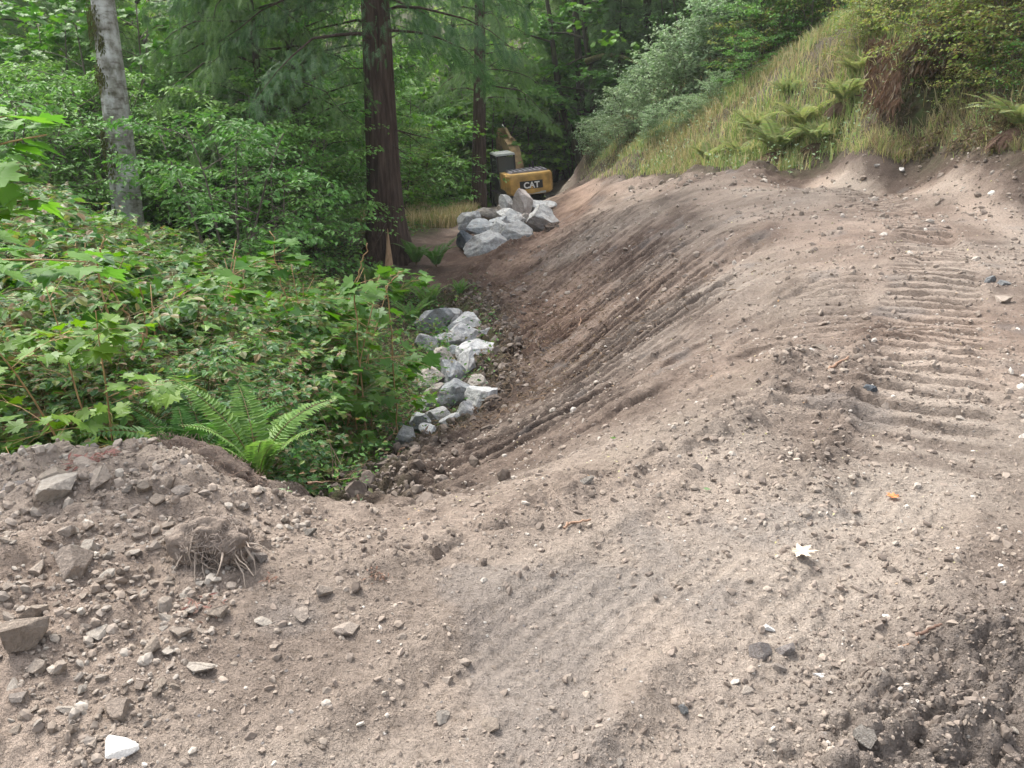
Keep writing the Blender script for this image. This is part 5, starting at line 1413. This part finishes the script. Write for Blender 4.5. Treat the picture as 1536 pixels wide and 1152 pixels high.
# brownish grass matting the steep foot of the bank
rgb = np.random.RandomState(91); PX, PY = rgb.uniform(880, 1560, 13000), rgb.uniform(0, 1, 13000)
base_y = np.interp(PX, [880, 950, 1040, 1130, 1260, 1400, 1560], [272, 262, 258, 250, 232, 224, 222]); PY = base_y - PY ** 1.5 * 75
XY = np.array([hit(a, b_) for a, b_ in zip(PX, PY)]); XY += rgb.normal(0, .04, XY.shape)
hb_ = rgb.uniform(.08, .34, len(XY)); dk = (PX > 1300) & (rgb.rand(len(XY)) < .6)
scatter_blades('bank_grass', XY[~dk][:, 0], XY[~dk][:, 1], hb_[~dk], ML_grass, 92, 1.3, .008, 'pale tangled grass hanging over the foot of the hillside bank')
scatter_blades('bank_thatch', XY[dk][:, 0], XY[dk][:, 1], hb_[dk], leaf_mat('brown_thatch', [(.24, .17, .10), (.33, .25, .15), (.18, .19, .08), (.38, .31, .2)], .25, .8), 93, 1.6, .009, 'brown dead thatch matting the foot of the bank at the right')
# small leafy weeds in the grass
n = 26000; az = np.radians(rg.uniform(2, 37, n)); r = np.sqrt(rg.uniform(12 ** 2, 44 ** 2, n)); X, Y = np.sin(az) * r, np.cos(az) * r
k = poly_mask(X, Y, HILLP) & (rg.rand(n) < .2 + 1.2 * smooth(0, .3, fbm(X * .5, Y * .5, 320, 3))); X, Y = X[k], Y[k]
mb = MB(); rnd_leaves(mb, T_OVAL, np.stack([X, Y, ground_z(X, Y) + rg.uniform(.05, .5, len(X))], -1), rg.uniform(.05, .11, len(X)), rg, .5)
o = link('weeds', mb.mesh('weeds', [ML_silver])); tag(o, 'leafy weeds mixed into the grass of the right hillside', 'weeds', kind='stuff')
# pale grass at the foot of the trees, left of the far track
n = 26000; X = rg.uniform(-5.5, -1.6, n); Y = rg.uniform(31, 46, n); k = rg.rand(n) < smooth(-.3, .2, fbm(X, Y, 330, 2)); X, Y = X[k], Y[k]
k = ~(poly_mask(X, Y, PADP)); X, Y = X[k], Y[k]
scatter_blades('verge_grass', X, Y, rg.uniform(.2, .75, len(X)), ML_straw, 64, .6, .010, 'yellowish grass at the foot of the trees left of the far track')
# ground cover under the trees and thicket
n = 120000; az = np.radians(rg.uniform(-37, 8, n)); r = np.exp(rg.uniform(math.log(4.4), math.log(60), n)); X, Y = np.sin(az) * r, np.cos(az) * r
wild = ~(poly_mask(X, Y, ROADP) | poly_mask(X, Y, SLOPEP) | poly_mask(X, Y, HEAPP) | poly_mask(X, Y, PILEP) | poly_mask(X, Y, PADP) | poly_mask(X, Y, HILLP))
dtoe, _, _ = line_dist(X, Y, TOE)
wild &= (dtoe > .9) | (rg.rand(n) < .10)
wild &= fbm(X * .9, Y * .9, 340, 3) > -.22
X, Y, r = X[wild], Y[wild], r[wild]
mb = MB(); rnd_leaves(mb, T_OVAL, np.stack([X, Y, ground_z(X, Y) + rg.uniform(.02, .35, len(X))], -1), (.03 + .0035 * r) * rg.uniform(.6, 1.3, len(X)), rg, .6)
o = link('ground_cover', mb.mesh('ground_cover', [ML_bramble])); tag(o, 'low leafy ground cover under the trees and around the thicket', 'ground cover', kind='stuff')
# brush: thin grey and straw twigs tangled between thicket and boulders
mb = MB(); r2 = np.random.RandomState(66)
for _ in range(2000):
    px = r2.uniform(400, 645); py = r2.uniform(440, 790)
    x, y = hit(px, py)
    d_, _, _ = line_dist(np.array([x]), np.array([y]), TOE)
    if px > 480 + 150 * (1 - abs(py - 560) / 260) or y < 5.5: continue
    z = gz(x, y); L = r2.uniform(.2, .6)
    mb.tube(curve((x, y, z + r2.uniform(0, .15)), (r2.normal(), r2.normal() * .7, r2.uniform(0, .8)), L, 5, r2, wig=.12), np.linspace(.005, .002, 5), 3, False)
o = link('brush', mb.mesh('brush', [plain_mat('dead_twig', (0.24, 0.17, 0.11), .85, 0, .4, 2)], True)); tag(o, 'tangle of thin dead twigs between the thicket and the boulders', 'brush', kind='stuff')
# fallen reddish needles and dead leaves near the slope foot
n = 9000; X, Y = along(rg, TOE[3:9], n, 1.3); k = ~poly_mask(X, Y, ROADP) & (Y > 9); X, Y = X[k], Y[k]
mb = MB(); rnd_leaves(mb, T_SLIM, np.stack([X, Y, ground_z(X, Y) + .015], -1), rg.uniform(.05, .14, len(X)), rg, .85, 0)
o = link('leaf_litter', mb.mesh('litter', [ML_brown])); tag(o, 'reddish dead needles and leaves littering the slope foot', 'leaf litter', kind='stuff')
# dark brown dead foliage on the shaded bank
n = 22000; X = rg.uniform(7.2, 11, n); Y = rg.uniform(12.5, 21, n); k = poly_mask(X, Y, HILLP) & (fbm(X, Y, 351, 3) > -.05); X, Y = X[k], Y[k]
mb = MB(); rnd_leaves(mb, T_SLIM, np.stack([X, Y, ground_z(X, Y) + rg.uniform(0, .3, len(X))], -1), rg.uniform(.06, .22, len(X)), rg, .4, -.6)
o = link('dead_bracken', mb.mesh('bracken', [ML_brown])); tag(o, 'brown dead bracken hanging on the shaded bank at the right', 'bracken', kind='stuff')
# tufts scattered small on the slope: yellow and green leaf specks
n = 500; X, Y, r = polar_sample(rg, 4000, 3, 24, 30); k = poly_mask(X, Y, SLOPEP) | poly_mask(X, Y, ROADP); X, Y, r = X[k][:500], Y[k][:500], r[k][:500]
mb = MB(); rnd_leaves(mb, T_OVAL, np.stack([X, Y, ground_z(X, Y) + .006], -1), (.006 + .0028 * r) * rg.uniform(.6, 1.2, len(X)), rg, .8, 0)
o = link('leaf_scraps', mb.mesh('scraps', [leaf_mat('pale_scrap', [(.5, .42, .25), (.35, .33, .15), (.6, .55, .45), (.3, .18, .08)], .1, .7)])); tag(o, 'tiny pale scraps of leaf and wood scattered over the bare dirt', 'leaf scraps', kind='stuff')

# ------------------------------------------------------------------ single small things
def stick(pts, r0, r1, mat, name, label, cat, n=7, lifts=None, group=None):
    W = []
    for i, pt in enumerate(pts):
        if len(pt) == 3: W.append(at(*pt)); continue
        px, py = pt
        x, y = hit(px, py); lf = (lifts[i] if lifts else .02)
        W.append((x, y, gz(x, y) + lf))
    W = np.array(W); p0 = W[0].copy(); t = np.linspace(0, len(W) - 1, 4 * len(W)); P = np.stack([np.interp(t, range(len(W)), W[:, c]) for c in range(3)], -1) - p0
    rg = np.random.RandomState(int(pts[0][0])); P[1:-1] += rg.normal(0, r0 * .5, (len(P) - 2, 3))
    mb = MB(); mb.tube(P, np.linspace(r0, r1, len(P)), n, True, .35, 3)
    o = link(name, mb.mesh(name, [mat], True), None, tuple(p0)); tag(o, label, cat, group); return o
M_or = noisy_mat('orange_wood', (0.22, 0.13, 0.085), (0.38, 0.25, 0.17), 14, .8, .4)
M_dkwood = noisy_mat('dark_wet_wood', (0.09, 0.055, 0.04), (0.24, 0.15, 0.11), 14, .8, .5, 5, (1, 1, 1))
stick(((567, 712), (588, 703), (608, 697)), .022, .010, M_or, 'broken_branch', 'short orange broken branch lying on dark clods at the slope foot', 'branch', lifts=(.02, .06, .06))
stick(((530, 803, 3.7), (565, 779, 3.85), (598, 755, 4.0)), .013, .007, M_dkwood, 'broken_branch', 'reddish brown branch lying in the notch behind the heap', 'branch', lifts=(.02, .04, .03))
stick(((550, 790, 3.9), (536, 742, 3.95)), .009, .006, M_dkwood, 'broken_branch', 'upright splintered branch standing in the notch behind the heap', 'branch', lifts=(.0, .12))
stick(((462, 750), (500, 737), (550, 722)), .006, .004, M_or, 'fallen_cane', 'thin straw coloured stem crossing the undergrowth above the notch', 'stem', 5, (.12, .1, .12))
stick(((418, 685), (450, 687), (480, 692)), .006, .004, M_or, 'fallen_cane', 'thin orange stem lying level right of the yellowish fern', 'stem', 5, (.28, .3, .3))
stick(((505, 665), (520, 705), (535, 725)), .005, .003, M_or, 'fallen_cane', 'thin bent stem leaning down toward the upright splintered branch', 'stem', 5, (.3, .2, .1))
stick(((560, 690), (600, 640), (640, 600)), .022, .010, M_dkwood, 'broken_branch', 'long dark branch slanting up left of the lower stack of boulders', 'branch', lifts=(.05, .08, .1))
stick(((1242, 555), (1256, 552), (1272, 544)), .014, .005, M_or, 'wood_chip', 'orange wood sliver lying beside the machine track', 'wood chip', lifts=(.01, .015, .01))
stick(((846, 803), (852, 798), (886, 789)), .006, .004, M_or, 'twig', 'short reddish twig with a dark snapped end on the near berm', 'twig', 6, (.02, .012, .015))
stick(((1375, 968), (1392, 964), (1408, 962)), .006, .004, M_dkwood, 'bark_piece', 'curled reddish piece of bark above the crumbly patch', 'bark', lifts=(.005, .012, .01))
stick(((1345, 980), (1375, 985)), .005, .003, M_or, 'twig', 'thin reddish twig just below the curled piece of bark', 'twig', 5, (.006, .006))
stick(((868, 490), (872, 484)), .02, .008, M_or, 'wood_chip', 'small orange wood chip high on the fill slope', 'wood chip', lifts=(.02, .03))
stick(((783, 470), (794, 466)), .02, .008, M_or, 'wood_chip', 'pale wood chip lying on the upper left of the fill slope', 'wood chip', lifts=(.02, .03))
# bare stems standing out of the thicket
for i, (px, py, px2, py2, d, lab) in enumerate(((192, 470, 148, 400, 6.3, 'straw coloured bare stem bent left in the thicket'), (148, 400, 157, 352, 6.3, 'short pale stem topping the bent one in the thicket'), (218, 490, 211, 430, 6.4, 'upright pale bare stem in the middle of the thicket'),
                        (212, 640, 210, 500, 5.6, 'long red brown cane standing in the thicket above the heap'), (432, 470, 405, 345, 9.0, 'long curved pale cane left of the big leaved sapling'), (530, 430, 552, 365, 9.0, 'leafless cane tip in front of the big cedar'),
                        (580, 430, 604, 405, 9.4, 'short pale cane by the base of the big cedar'), (250, 620, 225, 540, 5.6, 'brown cane leaning left above the heap'))):
    a = np.array(at(px, py, d)); b_ = np.array(at(px2, py2, d - .1)); g_ = np.array([a[0] + .05, a[1] + .1, gz(a[0] + .05, a[1] + .1)])
    rg_ = np.random.RandomState(i); t = np.linspace(0, 1, 12)[:, None]
    P = np.concatenate([g_ * (1 - t) + a * t, (a * (1 - t) + b_ * t)[1:]]) + np.concatenate([np.zeros((1, 3)), rg_.normal(0, .012, (22, 3))]); p0 = P[0].copy()
    mb = MB(); mb.tube(P - p0, np.linspace(.010, .005, 23), 6)
    o = link('bare_cane', mb.mesh('cane', [M_stemor], True), None, tuple(p0)); tag(o, lab, 'stem')

# dry maple leaf on the road
def flat_leaf(px, py, w, mat, label, rz, tilt=(0, 0), name='fallen_leaf', lobes=7):
    x, y = hit(px, py); s = w / FPX * math.sqrt(x * x + y * y + CAM_Z ** 2) / 2
    V = [(0, 0, .04)]; n = lobes; out = []
    rg = np.random.RandomState(int(px))
    for i in range(n):
        a = -math.pi / 2 + 0.42 + (2 * math.pi - .84) * i / (n - 1); L = (.62, .86, .95, 1.0, .95, .86, .62)[i] if n == 7 else .9
        for da, l in ((-.27, .58), (-.20, .80), (-.13, .72), (0, 1.0), (.13, .74), (.20, .82), (.27, .58)):
            out.append((math.cos(a + da) * L * l, math.sin(a + da) * L * l))
        out.append((math.cos(a + .40) * .42, math.sin(a + .40) * .42))
    for a_, b_ in out: V.append((a_, b_, .10 * rg.rand() + .10 * (a_ * a_ + b_ * b_)))
    n = len(out); F = [(0, 1 + i, 1 + (i + 1) % n) for i in range(n)]
    V += [(-.02, 0, .03), (.02, 0, .03), (.015, -.95, .1)]; F.append((n + 1, n + 2, n + 3))
    o = link(name, mesh_np(name, np.array(V) * s, F, None, False, [mat]), None, (x, y, gz(x, y) + .012), (tilt[0], tilt[1], rz)); tag(o, label, 'leaf'); return o
flat_leaf(1200, 833, 50, plain_mat('cream_leaf', (.50, .42, .32), .75, 0, .12, 30), 'dry cream coloured maple leaf lying flat on the dirt road', -1.9, (.08, 0))
flat_leaf(1340, 749, 24, leaf_mat('orange_leaf', [(.6, .22, .06), (.5, .26, .1)], .2, .6), 'small orange dead leaf further up the road than the cream maple leaf', .6)
flat_leaf(920, 669, 13, ML_bright, 'tiny green leaf on the fill slope above the near berm', 1.0)
flat_leaf(1061, 733, 13, ML_silver, 'tiny pale green leaf on the crest above the road', 2.0)

# dark clump of rooty soil behind the heap crest
def clump():
    mb = MB(); rg = np.random.RandomState(71)
    pts = []
    for px, py, d in ((240, 664, 3.5), (270, 676, 3.5), (300, 690, 3.45), (330, 706, 3.4), (358, 722, 3.35), (385, 742, 3.3)):
        pts.append(at(px, py, d))
    pts = np.array(pts); p0 = pts.mean(0)
    V, F = ICO[4]; V = V.copy()
    ax = pts[-1] - pts[0]; L = np.linalg.norm(ax); ax /= L
    yv = np.cross([0, 0, 1.0], ax); yv /= np.linalg.norm(yv); zv = np.cross(ax, yv)
    sp = 1 + .30 * noise3(V, 1, 3) + .22 * noise3(V, 2, 8) + .10 * noise3(V, 4, 20)
    P = V * sp[:, None]
    P = P[:, 0:1] * ax * L * .56 + P[:, 1:2] * yv * .11 + P[:, 2:3] * zv * .085
    mb.add(P, F)
    root = link('soil_clump', mb.mesh('soil_clump', [M_clod], True), None, tuple(p0 - np.array([0, 0, .02]))); tag(root, 'dark crumbly clump of rooty soil slumped over the back of the heap', 'soil clump')
    mb = MB()
    for _ in range(900):
        v = V[rg.randint(len(V))]; q = (v[0] * ax * L * .56 + v[1] * yv * .11 + v[2] * zv * .085) * 1.02
        mb.tube(curve(q, rg.normal(size=3) + v, rg.uniform(.012, .04), 3, rg, wig=.4), .0012, 3, False)
    link('rootlets', mb.mesh('rootlets', [plain_mat('rootlet', (.20, .14, .105), .9)]), root)
clump()
# root ball: hairy mat of roots with a hollow beneath
def rootball():
    x, y = hit(318, 858); z = gz(x, y); rg = np.random.RandomState(72)
    V, F = ICO[4]; V = V.copy(); a = math.sqrt(x * x + y * y + CAM_Z ** 2) * 52 / FPX
    sp = 1 + .34 * noise3(V, 11, 2.2) + .22 * noise3(V, 12, 6) + .08 * noise3(V, 13, 16)
    P = V * sp[:, None] * np.array([a * .98, a * .75, a * .72])
    # hollow on the camera side, low down
    q = np.array([0.0, -a * .75, -a * .25]); dd = np.linalg.norm(P - q, axis=1)
    P[:, 1] += a * .7 * np.exp(-(dd / (a * .26)) ** 2)
    root = link('root_ball', mesh_np('root_ball', P, F, None, True, [noisy_mat('rooty_soil', (.16, .125, .10), (.30, .245, .20), 20, .95, 1.0, 6, bscale=60, bdist=.02)]), None, (x, y + .04, z + a * .38))
    tag(root, 'round hairy root ball with a dark hollow lying on the spoil heap', 'root ball')
    mb = MB(); mb2 = MB()
    for _ in range(1500):
        v = rg.normal(size=3); v /= np.linalg.norm(v)
        if v[2] < -.6: continue
        p = v * np.array([a * .98, a * .75, a * .72]) * rg.uniform(.9, 1.06)
        if np.linalg.norm(p - q) < a * .2: continue
        d = np.cross(v, rg.normal(size=3)) * 1.0 + v * .35 + np.array([0, 0, -.35]); 
        mb.tube(curve(p, d, rg.uniform(.015, .05), 4, rg, tuple(-v * .8), wig=.25), np.linspace(.0013, .0006, 4), 3, False)
    for _ in range(40):
        v = np.array([rg.uniform(-1, 1), -1 + rg.rand(), rg.uniform(-.7, .5)]); v /= np.linalg.norm(v)
        p = v * np.array([a * .9, a * .65, a * .7])
        mb2.tube(curve(p, (rg.normal(0, 1), -.6, -.6 + rg.normal(0, .6)), rg.uniform(.04, .13), 6, rg, (0, .4, -.9), .30), np.linspace(.0045, .0012, 6) * rg.uniform(.4, 1.2), 5, False)
    link('fine_roots', mb.mesh('fine_roots', [plain_mat('fine_root', (.25, .205, .17), .9, 0, .3, 9)]), root)
    link('thick_roots', mb2.mesh('thick_roots', [plain_mat('thick_root', (.33, .27, .215), .85, 0, .3, 9)], True), root)
rootball()
# reddish shreds of bark and leaf on the heap
def shreds(px, py, w, n, mat, label, size, seed, name='leaf_litter_patch', cat='dead leaves'):
    rg = np.random.RandomState(seed); x0, y0 = hit(px, py); s = w / FPX * math.sqrt(x0 * x0 + y0 * y0 + CAM_Z ** 2) / 2
    z0 = gz(x0, y0); X = rg.normal(0, s * .5, n); Y = rg.normal(0, s * .35, n)
    if True: mb = MB(); rnd_leaves(mb, T_SLIM, np.stack([X, Y, ground_z(X + x0, Y + y0) - z0 + rg.uniform(.0, size * .8, n)], -1), rg.uniform(.5, 1.2, n) * size, rg, .3, .2)
    o = link(name, mb.mesh(name, [mat]), None, (x0, y0, z0)); tag(o, label, cat); return o
ML_red = leaf_mat('reddish_shred', [(.24, .12, .09), (.33, .20, .155), (.20, .10, .08), (.36, .26, .2)], .15, .8)
shreds(138, 690, 60, 130, ML_red, 'crumpled reddish leaves on the crest of the heap at the left', .045, 1)
shreds(352, 690, 26, 60, ML_red, 'reddish tuft of dead leaf at the end of the dark soil clump', .03, 2)
shreds(305, 925, 56, 40, ML_red, 'orange red root shreds below the root ball', .026, 3)
shreds(405, 880, 22, 26, ML_red, 'small red scraps right of the root ball', .02, 4)
shreds(567, 880, 36, 46, ML_red, 'scatter of red bark scraps at the right flank of the heap', .022, 5)
shreds(425, 745, 22, 24, ML_silver, 'pale withered leaf beside the yellowish fern', .04, 6, 'withered_leaf', 'leaf')

# ------------------------------------------------------------------ haze under the trees
mb = MB(); mb.box((0, 25, 9), (260, 290, 66))
hz = link('haze', mb.mesh('haze')); hz['kind'] = 'stuff'
hm = bpy.data.materials.new('haze'); hm.use_nodes = True; hnt = hm.node_tree; hnt.nodes.remove(hnt.nodes['Principled BSDF'])
pv = N(hnt, "ShaderNodeVolumePrincipled"); pv.inputs["Density"].default_value = 0.0004; pv.inputs["Color"].default_value = (0.86, 0.9, 0.92, 1); pv.inputs["Anisotropy"].default_value = 0.3
hnt.links.new(pv.outputs[0], hnt.nodes['Material Output'].inputs['Volume']); hz.data.materials.append(hm)
hz['label'] = 'thin pale haze in the air between the trees'
SC.cycles.volume_bounces = 1
